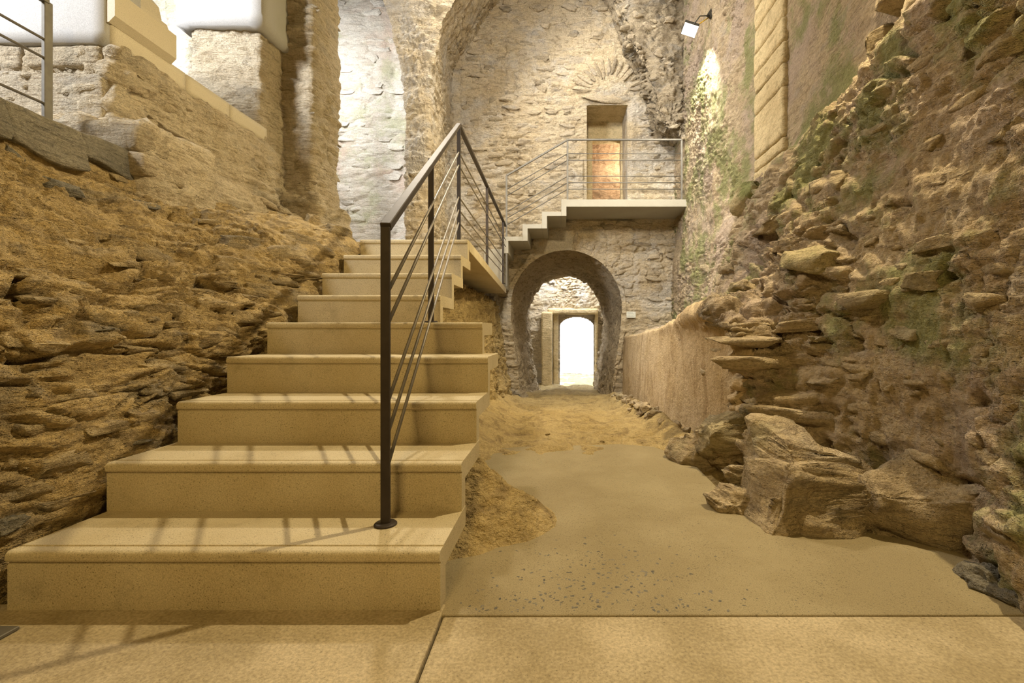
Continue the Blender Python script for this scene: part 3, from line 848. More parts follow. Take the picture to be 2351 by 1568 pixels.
# right haunch: broken rubble hanging in the corner
hf = [(2.02, 4.05), (1.72, 4.12), (1.54, 4.3), (1.50, 4.77), (1.33, 5.2), (1.10, 5.58), (0.81, 6.39), (0.5, 7.0), (0.1, 7.6)]
def haunch():
    def res(c, n=160):
        c = np.array(c, float); d = np.concatenate([[0], np.cumsum(np.sqrt(((c[1:] - c[:-1]) ** 2).sum(1)))])
        t = np.linspace(0, d[-1], n); return np.stack([np.interp(t, d, c[:, 0]), np.interp(t, d, c[:, 1])], -1)
    a = res(hf); b = np.stack([np.full(160, 2.12), a[:, 1]], -1)
    Q = np.zeros((160, 60, 3))
    for k, w in enumerate(np.linspace(0, 1, 60)):
        # w<.45: soffit from the back wall out to the front edge; then the broken front face to the side wall
        if w < 0.45:
            u = w / 0.45; Q[:, k, 0] = a[:, 0]; Q[:, k, 1] = 8.65 - 0.75 * u; Q[:, k, 2] = a[:, 1]
        else:
            u = (w - 0.45) / 0.55; Q[:, k, 0] = a[:, 0] * (1 - u) + b[:, 0] * u; Q[:, k, 1] = 7.9 - 0.12 * math.sin(u * math.pi); Q[:, k, 2] = a[:, 1]
    for _ in range(2):
        m = Q.copy(); m[:, 1:-1] = 0.25 * Q[:, :-2] + .5 * Q[:, 1:-1] + .25 * Q[:, 2:]; Q = m
    return wall_surface(Q, lambda P: rock_disp(P, 0.10, 0.16, 0.03, 0.015, (0.14, 0.16, 0.11), 73), 1.0)[0]
PH = haunch()
grid_obj('broken_haunch', PH, 'stone_back', vault, flip=False)

# ---------------------------------------------------------------- left side: upper hall
# parapet wall facing the camera (daylit) with its long side towards the steps
pil = lambda seed, a=1.0: (lambda P: a * rock_disp(P, 0.03, 0.035, 0.02, 0.008, (0.25, 0.25, 0.11), seed))
parapet = empty('wall_parapet'); struct(parapet, 'rough stone parapet wall carrying the pale coping')
rough_box('masonry', (-4.7, 3.03, 1.4), (-2.86, 4.75, 2.60), 'masonry_pillar', parapet, 0.022, 0.04, lambda P: 1.2 * rock_disp(P, 0.05, 0.05, 0.05, 0.010, (0.30, 0.34, 0.10), 85))
rough_box('footing', (-4.7, 2.92, 1.3), (-2.58, 3.5, 2.10), 'masonry_pillar', parapet, 0.022, 0.05, lambda P: 1.2 * rock_disp(P, 0.05, 0.05, 0.03, 0.008, (0.3, 0.3, 0.15), 86))
rough_box('footing', (-3.2, 3.3, 1.3), (-2.66, 5.0, 1.98), 'masonry_pillar', parapet, 0.022, 0.08, lambda P: rock_disp(P, 0.07, 0.04, 0.03, 0.008, (0.3, 0.4, 0.12), 87))
rough_box('dressed_block', (-7.0, 2.985, 2.62), (-2.885, 3.25, 3.6), 'plaster_white', parapet, 0.08, 0.008, None)

# coping stones along the parapet (three lengths with open joints) and the moulded cornice at its near end
ycop = [3.02, 3.62, 4.1, 4.62]
for k in range(3):
    rough_box('coping_stone', (-3.12, ycop[k] + 0.003, 2.62), (-2.87, ycop[k + 1] - 0.003, 2.77), 'cast_stone', parapet, 0.05, 0.008, lambda P: 0.002 * fbm(P * 8, 2, 3), smooth=True)
corn = [(-2.87, 2.76), (-2.83, 2.80), (-2.83, 2.97), (-2.88, 2.97), (-2.88, 2.99), (-2.90, 3.05), (-2.94, 3.08), (-2.94, 3.09), (-2.96, 3.18), (-3.03, 3.26), (-3.2, 3.28), (-3.2, 2.76)]
prism('cornice', corn, 'y', 3.0, 3.48, 'cast_stone', parapet)

# pilaster and pillar
p1 = rough_box('wall_pilaster', (-3.55, 4.55, 1.4), (-2.90, 5.2, 6.0), 'masonry_pillar', None, 0.03, 0.03, pil(101))
struct(p1, 'square pilaster behind the coping, daylit front and yellow side')
rough_box('impost', (-3.64, 4.46, 3.68), (-2.83, 5.28, 7.0), 'plaster_white', p1, 0.12, 0.008)
p2 = rough_box('wall_pillar', (-3.3, 4.92, 1.3), (-2.60, 5.50, 7.6), 'masonry_pillar', None, 0.024, 0.03, lambda P: 1.3 * rock_disp(P, 0.03, 0.03, 0.03, 0.01, (0.4, 0.4, 0.10), 103))
struct(p2, 'tall rough pillar of thin stone courses')
rough_box('footing', (-3.1, 4.86, 1.3), (-2.50, 5.58, 2.22), 'masonry_pillar', p2, 0.024, 0.05, pil(104, 1.2))
# far hall walls, lit by the hall's assumed windows and the added far-bay fill
def flat_wall(name, x0, x1, z0, z1, y, step, mat, seed, amp=1.0, label=None, size=(0.5, 0.5, 0.2)):
    xs = np.linspace(x0, x1, int((x1 - x0) / step) + 2); zs = np.linspace(z0, z1, int((z1 - z0) / step) + 2)
    X, Z = np.meshgrid(xs, zs, indexing='ij')
    P = np.stack([X, np.full_like(X, y), Z], -1)
    s, e, R = stones_field(P, size, seed, 0.15)
    P[..., 1] -= amp * (0.03 * s + 0.05 * fbm(P * .8, 3, seed) + 0.008 * fbm(P * 14, 3, seed + 2))
    return struct(grid_obj(name, P, mat), label)
flat_wall('wall_hall', -9.5, -2.0, 1.2, 7.65, 8.62, 0.03, 'masonry_hall', 111, label='daylit pale masonry wall seen through the side arch')
flat_wall('wall_hall_side', -9.5, -3.6, 1.2, 7.65, 6.3, 0.035, 'masonry_hall', 115, label='daylit pale masonry wall above the coping')
hp = rough_box('wall_hall_pilaster', (-5.05, 6.05, 1.2), (-4.75, 6.4, 7.6), 'masonry_hall', None, 0.05, 0.02, pil(117))
struct(hp, 'greenish daylit pilaster strip left of the square pilaster')
rough_box('floor_hall', (-9.5, -4, 1.2), (-2.72, 8.65, 1.70), 'shell_plaster', None, 0.4, 0.02)['kind'] = 'structure'
rough_box('floor_landing_fill', (-2.75, 4.1, 1.0), (-1.90, 8.6, 1.48), 'earth', None, 0.1, 0.03, lambda P: 0.02 * fbm(P * 3, 3, 4))['kind'] = 'structure'

# shell that closes the room where the camera does not look
def shell(name, lo, hi):
    return struct(rough_box(name, lo, hi, 'shell_plaster', None, 2.0, 0.02))
shell('ceiling', (-9.8, -4.3, 7.6), (2.9, 9.2, 7.8))
shell('wall_rear', (-9.8, -4.3, -0.3), (2.9, -4.0, 7.8))
shell('wall_far_left', (-9.8, -4.3, -0.3), (-9.5, 9.2, 7.8))
shell('wall_far_right', (2.6, -4.3, -0.7), (2.9, 9.2, 7.8))
shell('wall_behind_hall', (-9.8, 8.8, -0.5), (-2.1, 9.2, 7.8))
# ================================================================ THE STAIRS
XR = [-.35, -.352, -.354, -.353, -.43, -.735, -.735, -.738, -.749]     # right-hand ends of the nine steps
stair = empty('concrete_staircase', (0, D1, 0))
tag(stair, 'pale concrete flight of nine steps with moulded nosings, leading up to the landing', 'staircase')
stair_m = Matrix.Translation((0, -D1, 0))
def under(o, parent):
    """parent keeping the place in the world"""
    o.parent = parent
    o.matrix_parent_inverse = Matrix.Translation(parent.location).inverted()
    return o
def step_outline(f, z, first):
    arc = []
    for k in range(7):
        a = math.pi / 2 * k / 6
        arc.append((f + 0.016 - 0.016 * math.sin(math.pi / 2 * (1 - k / 6)) if False else f + 0.015 * (1 - math.cos(a)) * 1.0, z - 0.015 + 0.015 * math.sin(a)))
    o = [(f + 0.007, z - RISE), (f + 0.007, z - 0.040), (f + 0.012, z - 0.038), (f + 0.012, z - 0.033), (f + 0.003, z - 0.030), (f, z - 0.024)]
    o += arc
    o += [(f + 0.036, z), (f + 0.038, z - 0.005), (f + 0.043, z - 0.005), (f + 0.046, z), (f + 0.366, z), (f + 0.366, z - 0.07), (f + 0.07, z - 0.07), (f + 0.07, z - RISE)]
    return o
for n in range(1, 10):
    f = D1 + (n - 1) * TREAD; z = n * RISE
    o = step_outline(f, z, n == 1)
    if n == 9:
        o = [(y if y < f + 0.2 else 3.84 + 0.006, zz) for y, zz in o]
    xl = XL + random.uniform(-0.006, 0.006)
    under(prism('step', o, 'x', xl, XR[n - 1], 'concrete_step'), stair)
# landing slab: near edge at the last step, right edge running slightly to the left
land = [(XL - 0.2, 3.85), (-.742, 3.85), (-.742, 3.80), (-.742, 3.85), (-.955, 8.12), (-1.95, 8.12), (-1.95, 3.85)]
land = [(-1.9, 3.848), (-.746, 3.848), (-.952, 8.10), (-1.9, 8.10)]
under(prism('landing', land, 'z', LAND_Z - 0.085, LAND_Z, 'concrete_step', bevel=0.004), stair)

# upper flight: folded slab along the back wall up to the cantilevered platform
flight = empty('concrete_platform_stair', (0, 7.69, LAND_Z))
tag(flight, 'grey folded-slab concrete stair with cantilevered platform below the high doorway', 'staircase')
R2, T2, YF, YFB = 0.2014, 0.315, 7.69, 8.56
X7 = -0.01; PZ = LAND_Z + 7 * R2
for k in range(1, 7):
    x = X7 - T2 * (7 - k); z = LAND_Z + R2 * k
    if k <= 3:
        o = [(x, LAND_Z), (x + T2, LAND_Z), (x + T2, z), (x, z)]
    else:
        o = [(x, z - R2 - 0.07), (x + 0.085, z - R2 - 0.07), (x + 0.085, z - 0.07), (x + T2, z - 0.07), (x + T2, z), (x, z)]
    under(prism('step', o, 'y', YF, YFB, 'concrete_grey', bevel=0.005), flight)
under(prism('platform', [(X7, PZ - R2 - 0.07), (X7 + 0.085, PZ - R2 - 0.07), (X7 + 0.085, PZ - 0.12), (2.08, PZ - 0.12), (2.08, PZ), (X7, PZ)], 'y', YF, YFB, 'concrete_grey', bevel=0.006), flight)

# ---------------------------------------------------------------- railings
FR = (0.232, 0.341, 0.609, 0.717, 0.826)        # rods as shares of the rail's height
def disc(name, c, r, h, mat, parent, seg=28):
    V = []; F = []
    for zz, rr in ((0, r), (h * 0.6, r), (h, r * 0.9)):
        for j in range(seg):
            a = 2 * math.pi * j / seg; V.append((c[0] + rr * math.cos(a), c[1] + rr * math.sin(a), c[2] + zz))
    for k in range(2):
        for j in range(seg): F.append((k * seg + j, k * seg + (j + 1) % seg, (k + 1) * seg + (j + 1) % seg, (k + 1) * seg + j))
    F.append(tuple(range(2 * seg, 3 * seg)))
    me = bpy.data.meshes.new(name); me.from_pydata(V, [], F)
    return finish(name, me, mat, parent, False)
def railing(name, label, runs, posts, mats, hgt=0.975, pw=0.030, pd=0.014, rw=0.034, rh=0.028, rr=0.0065):
    """runs: list of (p0, p1) of the top rail; posts: (x, y, z0, z1, plate)"""
    root = empty(name, (posts[0][0], posts[0][1], posts[0][2]))
    tag(root, label, 'railing')
    mp, mr, mt = mats
    for x, y, z0, z1, plate in posts:
        p = under(bar('post', (x, y, z0), (x, y, z1), pw, pd, mp, up=(0, 1, 0)), root)
        if plate:
            d = disc('base_plate', (x, y, z0), 0.036, 0.008, mp, None); d.parent = p
    for a, b in runs:
        under(bar('top_rail', a, b, rw, rh, mt), root)
        for fr in FR:
            a2 = (a[0], a[1], a[2] - fr * hgt); b2 = (b[0], b[1], b[2] - fr * hgt)
            under(tube('rod', [a2, b2], rr, mr), root)
    return root
S0 = (-.576, 1.548, 1.143); S1 = (-.848, 3.90, 2.500); S2 = (-.912, 7.66, 2.500)
def lerp(a, b, y):
    t = (y - a[1]) / (b[1] - a[1]); return tuple(a[k] + (b[k] - a[k]) * t for k in range(3))
m2 = lerp(S0, S1, 2.60); q1 = lerp(S1, S2, 5.55); q2 = lerp(S1, S2, 7.30)
railing('stair_railing', 'dark steel railing with thin rods up the steps and along the landing',
        [(S0, S1), (S1, S2)],
        [(S0[0], S0[1], RISE, S0[2], True), (m2[0] - .02, m2[1], 5 * RISE, m2[2], True), (S1[0], S1[1], LAND_Z, S1[2], True),
         (q1[0], q1[1], LAND_Z, q1[2], True), (q2[0], q2[1], LAND_Z, q2[2], True)],
        ('steel_dark', 'steel_rod', 'steel_dark'))
G0 = at(1163, 403, 7.71); G1 = at(1303, 321, 7.73); G2 = at(1565, 321, 7.73)
railing('platform_railing', 'pale grey steel railing round the high concrete platform',
        [(G0, G1), (G1, G2)],
        [(G0[0], G0[1], LAND_Z, G0[2], False), (G1[0], G1[1], PZ, G1[2], False), (G2[0], G2[1], PZ, G2[2], False)],
        ('steel_pale', 'steel_pale', 'steel_pale'), hgt=0.975, pw=0.030, pd=0.016, rr=0.007, rw=0.03, rh=0.026)
U1 = (-2.965, 2.73, 2.70); U0 = (-2.965, 0.2, 2.70)
railing('hall_railing', 'pale steel railing end with a flat post above the left rock bank',
        [(U0, U1)], [(U1[0], U1[1], 1.70, U1[2], True), (U0[0], U0[1], 1.70, U0[2], True)],
        ('steel_pale', 'steel_rod', 'steel_pale'), pw=0.022, pd=0.045, rr=0.0075)

# ---------------------------------------------------------------- spotlight on the right-hand wall
ly = 6.45
lb = at(1640, 28, ly); lh = at(1584, 68, ly)
lw = empty('wall_spotlight', lb); tag(lw, 'small lit floodlight on a dark arm high on the right wall', 'lamp')
def obox(name, c, ax, ay, az, dims, mat, parent, bev=0.004):
    ax = Vector(ax).normalized(); az = (Vector(az) - Vector(az).dot(ax) * ax).normalized(); ay = az.cross(ax)
    V = []
    for sx in (-1, 1):
        for sy in (-1, 1):
            for sz in (-1, 1): V.append(tuple(Vector(c) + ax * sx * dims[0] / 2 + ay * sy * dims[1] / 2 + az * sz * dims[2] / 2))
    F = [(0, 1, 3, 2), (4, 6, 7, 5), (0, 4, 5, 1), (2, 3, 7, 6), (0, 2, 6, 4), (1, 5, 7, 3)]
    me = bpy.data.meshes.new(name); me.from_pydata(V, [], F)
    import bmesh
    bm = bmesh.new(); bm.from_mesh(me); bmesh.ops.recalc_face_normals(bm, faces=bm.faces)
    bmesh.ops.bevel(bm, geom=list(bm.edges), offset=bev, segments=1, affect='EDGES'); bm.to_mesh(me); bm.free()
    o = finish(name, me, mat, None, False)
    return under(o, parent) if parent else o
la = Vector(at(1643, 12, ly)) + Vector((0.02, 0, 0)); lc = Vector(at(1628, 38, ly))
obox('ballast_box', (la + lc) / 2, lc - la, (0, 1, 0), (0, 1, 0), ((lc - la).length, 0.075, 0.07), 'lamp_body', lw)
for s in (-1, 1):
    under(tube('bracket', [lc + Vector((0, 0.02 * s, 0)), Vector(at(1606, 46 + 6 * s, ly)) + Vector((0, .03 * s, 0)), Vector(lh) + Vector((0.03, .05 * s, 0.03))], 0.008, 'lamp_bracket' if s > 0 else 'lamp_body'), lw)
fd = Vector((-0.25, -0.55, -0.8)).normalized()
hd = obox('lamp_head', Vector(lh) - fd * 0.03, fd, (1, 0, 0), (1, 0.2, 0), (0.07, 0.15, 0.20), 'lamp_body', lw)
lens = obox('lens', Vector(lh) + fd * 0.012, fd, (1, 0, 0), (1, 0.2, 0), (0.03, 0.135, 0.185), 'lamp_lens', None, 0.002)
lens.parent = hd
gl = lamp('spotlight_beam', 'SPOT', Vector(lh) + fd * 0.06 + Vector((0, .0, 0)), (2.06, 7.3, 2.2), 260, (1.0, 0.93, 0.78), 0.03, 100, 0.6)

# ---------------------------------------------------------------- information plaque
pl_c = at(1449, 722.5, YB - 0.10)
plaque = empty('information_plaque', pl_c); tag(plaque, 'small pale grey information plaque beside the tunnel mouth', 'sign')
pw_, ph_ = 21 * 8.5 / FPX, 14 * 8.5 / FPX
obox('plate', (pl_c[0], pl_c[1] + 0.005, pl_c[2]), (1, 0, 0), (0, 1, 0), (0, 0, 1), (pw_, 0.012, ph_), 'plaque_face', plaque, 0.002)
obox('mount', (pl_c[0], pl_c[1] + 0.055, pl_c[2]), (1, 0, 0), (0, 1, 0), (0, 0, 1), (pw_ * 0.7, 0.10, ph_ * 0.7), 'lamp_body', plaque, 0.002)
for k, (w_, v) in enumerate(((0.60, 0.33), (0.68, 0.14), (0.84, -0.08), (0.78, -0.30))):
    obox('text_line', (pl_c[0] - pw_ * (0.43 - w_ / 2), pl_c[1] - 0.0018, pl_c[2] + ph_ * v), (1, 0, 0), (0, 1, 0), (0, 0, 1), (pw_ * w_, 0.001, ph_ * 0.05), 'plaque_print', plaque, 0.0001)

# ---------------------------------------------------------------- stand whose foot shows at the lower left
st = empty('floor_stand', (-1.58, 1.15, 0)); tag(st, 'grey steel foot plate of a stand at the lower left corner', 'stand')
obox('base_plate', (-1.575, 1.17, 0.006), (1, 0, 0), (0, 1, 0), (0, 0, 1), (0.235, 0.21, 0.010), 'steel_pale', st, 0.002)
under(tube('post', [(-1.60, 1.17, 0.01), (-1.60, 1.17, 0.72)], 0.02, 'steel_dark'), st)
obox('top_plate', (-1.60, 1.17, 0.735), (1, 0, 0), (0, 1, 0), (0, 0, 1), (0.10, 0.10, 0.03), 'steel_dark', st, 0.004)

# ================================================================ LOOSE ROCKS
def boulder(px, py, Y, dims, seed, label, mat='stone_right', rot=(0, 0, 0), group=None):
    c = at(px, py, Y)
    me = make_rock('boulder', (1, 1, 1), seed, 5, 9, 0.10, mat)
    n = len(me.vertices); V = np.zeros(n * 3); me.vertices.foreach_get('co', V); V = V.reshape(-1, 3)
    Wd = V * np.array(dims)
    nrm = V / np.maximum(np.linalg.norm(V, axis=1, keepdims=True), 1e-6)
    Wd = Wd + nrm * (1.2 * rock_disp(Wd + seed, 0.07, 0.05, 0.012, 0.012, (0.30, 0.26, 0.16), seed) + 0.05 * (ridged((Wd + seed) * 3.2, 4, seed) - 0.3))[:, None]
    me.vertices.foreach_set('co', Wd.ravel()); me.update()
    o = bpy.data.objects.new('boulder', me); COL.objects.link(o); o.location = c; o.rotation_euler = rot
    tag(o, label, 'rock', group)
    return o
boulder(1850, 1120, 2.18, (0.66, 0.50, 0.52), 301, 'largest pale boulder at the edge of the cement ramp', rot=(0, 0.15, 0.2))
boulder(2055, 1165, 1.93, (0.44, 0.40, 0.36), 302, 'dark jagged boulder against the foot of the right wall', rot=(0, 0, -0.3))
boulder(1662, 1012, 2.85, (0.34, 0.24, 0.22), 303, 'flat-topped rock at the near end of the cut earth face', rot=(0, 0, 0.3))
boulder(1592, 1030, 2.95, (0.13, 0.2, 0.2), 304, 'upright splintered rock between earth floor and cement ramp', rot=(0.2, 0.3, 0.3))
boulder(1690, 1092, 2.45, (0.12, 0.12, 0.10), 305, 'small square rock in the gap left of the largest boulder')
boulder(1730, 1180, 2.16, (0.34, 0.22, 0.16), 306, 'low brown rock in front of the largest boulder', rot=(0, 0, .2))
boulder(2325, 1362, 1.47, (0.20, 0.24, 0.07), 307, 'grey wedge of rock on the ramp at the right picture edge', 'stone_slate', rot=(0.1, 0.25, 0.4))
boulder(1900, 1195, 2.02, (0.42, 0.2, 0.16), 309, 'low ledge of rock between the two big boulders', rot=(0, 0, .1))
def mound():
    xs = np.linspace(-0.75, 0.12, 120); ys = np.linspace(1.66, 2.75, 140)
    X, Y = np.meshgrid(xs, ys, indexing='ij')
    w = np.clip((X + 0.42) / 0.46, 0, 1)
    yc = 2.12 - 0.12 * w
    Z = (0.30 * (1 - w) ** 1.3 + 0.0) * np.exp(-((Y - yc) / (0.30 - 0.16 * w)) ** 2)
    P = np.stack([X, Y, Z], -1)
    rel = sstep(Z, 0.0, 0.08)
    Z = Z + rel * (0.05 * (ridged(P * np.array([5, 5, 5]), 4, 401) - 0.2) + 0.03 * fbm(P * 7, 4, 402)) - 0.03
    P[..., 2] = Z
    return grid_obj('earth_mound', P, 'earth', flip=False)
tag(mound(), 'brown mound of earth and rock beside the second step', 'mound')

# ================================================================ STONES IN THE WALLS
def wall_stone(getter, parent, px, py, w, h, mat, tilt=0.0, out=0.25, axis='y', kk=None):
    p, n = getter(px, py)
    Y = max(p.y, 0.5)
    hz = h * Y / FPX
    ln = min(w * Y * Y / (FPX * max(abs(p.x), 0.6)) * 0.85, w * Y / FPX * 1.6)
    dp = max(hz * 1.5, ln * 0.45)
    loc = p - n * dp * (0.5 - out)
    az = math.atan2(n.y, n.x) if abs(n.x) + abs(n.y) > 0.2 else (math.pi if p.x > 0 else 0)
    return stone(parent, loc, (dp, ln, hz), (tilt, random.uniform(-.1, .1), az + random.uniform(-.15, .15)), mat, kk)
LEFT_STONES = [(40, 350, 60, 50, 1), (130, 418, 130, 50, 1), (195, 490, 40, 60, 1), (265, 430, 70, 22, 0), (335, 465, 60, 18, 1), (290, 405, 90, 35, 0),
 (310, 562, 190, 56, 0), (285, 597, 90, 22, 0), (80, 620, 120, 25, 0), (165, 645, 130, 32, 0), (430, 628, 160, 42, 0), (120, 682, 160, 24, 0), (255, 753, 110, 13, 1),
 (262, 772, 70, 15, 0), (115, 790, 100, 36, 0), (320, 800, 120, 20, 0), (540, 597, 100, 45, 0), (565, 545, 110, 45, 0), (640, 565, 110, 60, 0), (700, 548, 90, 42, 0),
 (750, 530, 80, 36, 0), (785, 520, 60, 30, 0), (490, 506, 70, 25, 0), (430, 520, 60, 22, 0), (232, 890, 55, 25, 0), (60, 890, 80, 30, 0), (175, 905, 120, 40, 0),
 (100, 980, 130, 50, 0), (250, 980, 110, 30, 0), (330, 958, 90, 40, 0), (300, 1012, 150, 35, 1), (150, 1060, 150, 60, 0), (60, 1130, 130, 50, 0), (160, 1150, 140, 40, 0),
 (30, 780, 70, 40, 0), (30, 560, 70, 50, 0), (370, 700, 120, 40, 0), (480, 690, 90, 30, 0), (600, 660, 80, 40, 0), (520, 640, 90, 30, 0), (650, 640, 60, 30, 0),
 (400, 840, 110, 35, 0), (470, 780, 90, 40, 0), (560, 720, 70, 35, 0), (430, 900, 100, 40, 0), (360, 890, 70, 30, 0), (40, 1050, 80, 40, 0), (30, 1200, 90, 40, 1)]
for px, py, w, h, sl in LEFT_STONES:
    wall_stone(left_px, wall_left, px, py, w, h, 'stone_slate' if sl else 'stone_left', random.uniform(-.12, .12), random.uniform(0.08, 0.3))
for k in range(70):
    px = random.uniform(0, 780); py = random.uniform(max(450, 250 + px * 0.43 + 60), 1230 - px * 0.75)
    if py < 480: continue
    w = random.uniform(22, 75); wall_stone(left_px, wall_left, px, py, w, w * random.uniform(.22, .42), 'stone_left', random.uniform(-.15, .15), random.uniform(0.05, 0.25))
# slate cap stones along the top of the bank
for k, (y0, y1, z0) in enumerate(((1.55, 2.25, 1.70), (2.24, 2.62, 1.72), (2.60, 2.92, 1.76), (2.90, 3.22, 1.78))):
    rough_box('cap_stone', (-2.80, y0, z0), (-2.585 - 0.008 * k, y1, 1.905), 'stone_slate' if k < 3 else 'stone_left', wall_left, 0.012, 0.018,
              lambda P: 0.012 * fbm(P * 5, 4, 7) + 0.010 * strata(P, 9, 2.0, 25.0), xform=(lambda P, a=z0: np.stack([P[:, 0] - 0.25 * (P[:, 2] - a), P[:, 1], P[:, 2] - 0.06 * (0.5 + 0.5 * np.sin(P[:, 1] * 9 + a * 50)) * (P[:, 2] < a + 0.08)], -1)))

RIGHT_STONES = [(1720, 448, 95, 52), (1765, 520, 120, 35), (1795, 490, 70, 25), (1665, 636, 65, 42), (1703, 660, 90, 30), (1660, 612, 60, 25), (1640, 692, 80, 26), (1700, 782, 110, 26),
 (1735, 838, 120, 42), (1785, 902, 150, 40), (1825, 962, 140, 46), (1850, 598, 130, 60), (1905, 530, 70, 25), (1960, 690, 140, 62), (1990, 500, 70, 30), (2110, 648, 100, 40),
 (2130, 560, 140, 30), (2250, 690, 140, 40), (2060, 760, 110, 40), (2225, 560, 90, 40), (2235, 800, 120, 50), (2100, 880, 90, 30), (2285, 930, 110, 40), (1960, 930, 90, 40),
 (2010, 1010, 100, 40), (1925, 410, 40, 60), (1880, 425, 70, 50), (1820, 740, 90, 30), (1880, 800, 90, 34), (1900, 870, 90, 34), (1960, 850, 80, 30), (1800, 560, 80, 30),
 (1690, 560, 60, 28), (1620, 620, 40, 30), (2150, 780, 110, 40), (2300, 620, 110, 50), (2180, 960, 110, 40), (2260, 1040, 120, 50), (2200, 1130, 90, 50), (2120, 1060, 90, 40),
 (2000, 300, 110, 40), (2110, 330, 110, 36), (2060, 420, 110, 36), (2220, 410, 110, 40), (2300, 300, 120, 50), (2200, 230, 120, 40), (2280, 120, 140, 60), (2130, 140, 110, 40)]
PROUD = {(1720, 448), (1850, 598), (2250, 690), (1665, 636), (1703, 660), (1785, 902), (1825, 962), (1735, 838), (1765, 520), (1700, 782), (2110, 648)}
for px, py, w, h in RIGHT_STONES:
    pr = (px, py) in PROUD
    wall_stone(right_px, wall_right, px, py, w, h * (1.15 if pr else 1), 'stone_mossy' if (px, py) in ((1720, 448), (1850, 598)) else 'stone_right', random.uniform(-.12, .12), random.uniform(0.3, 0.4) if pr else random.uniform(0.05, 0.28))
for k in range(100):
    px = random.uniform(1600, 2351); py = random.uniform(max(330, 860 - (px - 1600) * 0.9), 700 + (px - 1600) * 0.6)
    w = random.uniform(18, 65); wall_stone(right_px, wall_right, px, py, w, w * random.uniform(.3, .5), 'stone_right', random.uniform(-.25, .25), random.uniform(0.0, 0.2))
# broken stones hanging in the recess above
for x, y, z, d in ((1.98, 2.80, 2.78, (.22, .20, .26)), (2.0, 2.62, 2.58, (.26, .30, .24)), (1.97, 2.95, 2.55, (.2, .2, .2)), (2.0, 2.40, 2.80, (.24, .26, .3)), (2.02, 2.9, 3.05, (.2, .3, .26))):
    stone(wall_right, (x, y, z), d, (random.uniform(-.4, .4), random.uniform(-.4, .4), random.uniform(-.4, .4)), 'stone_right')
# ashlar quoin column let into the wall
zz = 2.26
for k, h in enumerate((.20, .13, .46, .22, .20, .22, .24, .22, .26, .24, .3, .28)):
    y0, y1 = (4.33, 4.98) if k not in (2,) else (4.33, 4.98)
    o = rough_box('ashlar_block', (2.015, y0 + random.uniform(-.015, .015), zz + 0.005), (2.3, y1 + random.uniform(-.01, .01), zz + h - 0.005), 'ashlar', wall_right, 0.03, 0.02, lambda P: 0.010 * fbm(P * 6, 4, 5) + 0.005 * strata(P, 8))
    zz += h

# ridge of small rocks between earth floor and cut face
for k in range(70):
    Y = random.uniform(2.7, 7.4); X = float(np.interp(Y, [2.5, 3.2, 5, 8.6], [0.98, 0.88, 0.84, 0.86])) + random.gauss(0, 0.05)
    s = random.uniform(.04, .12)
    stone(floor, (X, Y, float(floor_z(np.array(X), np.array(Y))) + s * 0.1), (s, s * random.uniform(.7, 1.3), s * random.uniform(.5, .9)), (random.uniform(-.5, .5), random.uniform(-.5, .5), random.uniform(0, 3)), 'stone_right', name='rubble_stone')
for k in range(24):
    Y = random.uniform(2.6, 3.3) if k < 30 else random.uniform(1.9, 2.8)
    X = random.uniform(-.4, .7) if k < 8 else random.gauss(.75, .08)
    if k < 8: Y = 3.25 + abs(random.gauss(0, .5))
    s = random.uniform(.012, .04)
    stone(floor, (X, Y, float(floor_z(np.array(X), np.array(Y))) + s * 0.2), (s, s, s * .6), (0, 0, random.uniform(0, 3)), 'earth', name='rubble_stone')

# masonry stones of the back wall
n_st = 0
def back_stone(X, Z, w, h, roty=0.0, mat='stone_back', out=0.35, name='stone'):
    i = int(np.argmin(np.abs(bx - X))); j = int(np.argmin(np.abs(bz - Z)))
    y = float(Pb[i, j, 1])
    d = min(0.16, max(0.09, h))
    return stone(wall_back, (X, y + d * (0.5 - out), Z), (w, d, h), (random.uniform(-.06, .06), roty, random.uniform(-.08, .08)), mat, name=name)
for k in range(15):                                   # arch stones of the tunnel mouth, right half
    a = math.radians(4 + 78 * k / 14)
    r_ = TR + 0.19 + random.uniform(-.01, .02)
    back_stone(TX + r_ * math.cos(a), TZ + r_ * math.sin(a), 0.30 + random.uniform(-.04, .05), 0.085, -a, out=0.22, name='arch_stone')
for k in range(8):
    a = math.radians(120 + 50 * k / 7); r_ = TR + 0.17
    back_stone(TX + r_ * math.cos(a), TZ + r_ * math.sin(a), 0.26, 0.10, -a, out=0.15, name='arch_stone')
fc = at(1397, 222, YB)
for k in range(15):                                   # fan of stones over the doorway
    a = math.radians(12 + 156 * k / 14); r_ = 0.50 + random.uniform(-.02, .04)
    back_stone(fc[0] + r_ * math.cos(a), fc[2] + r_ * math.sin(a), 0.36 + random.uniform(-.05, .08), 0.085, -a, out=0.46, name='arch_stone')
z = 0.15; picks = []
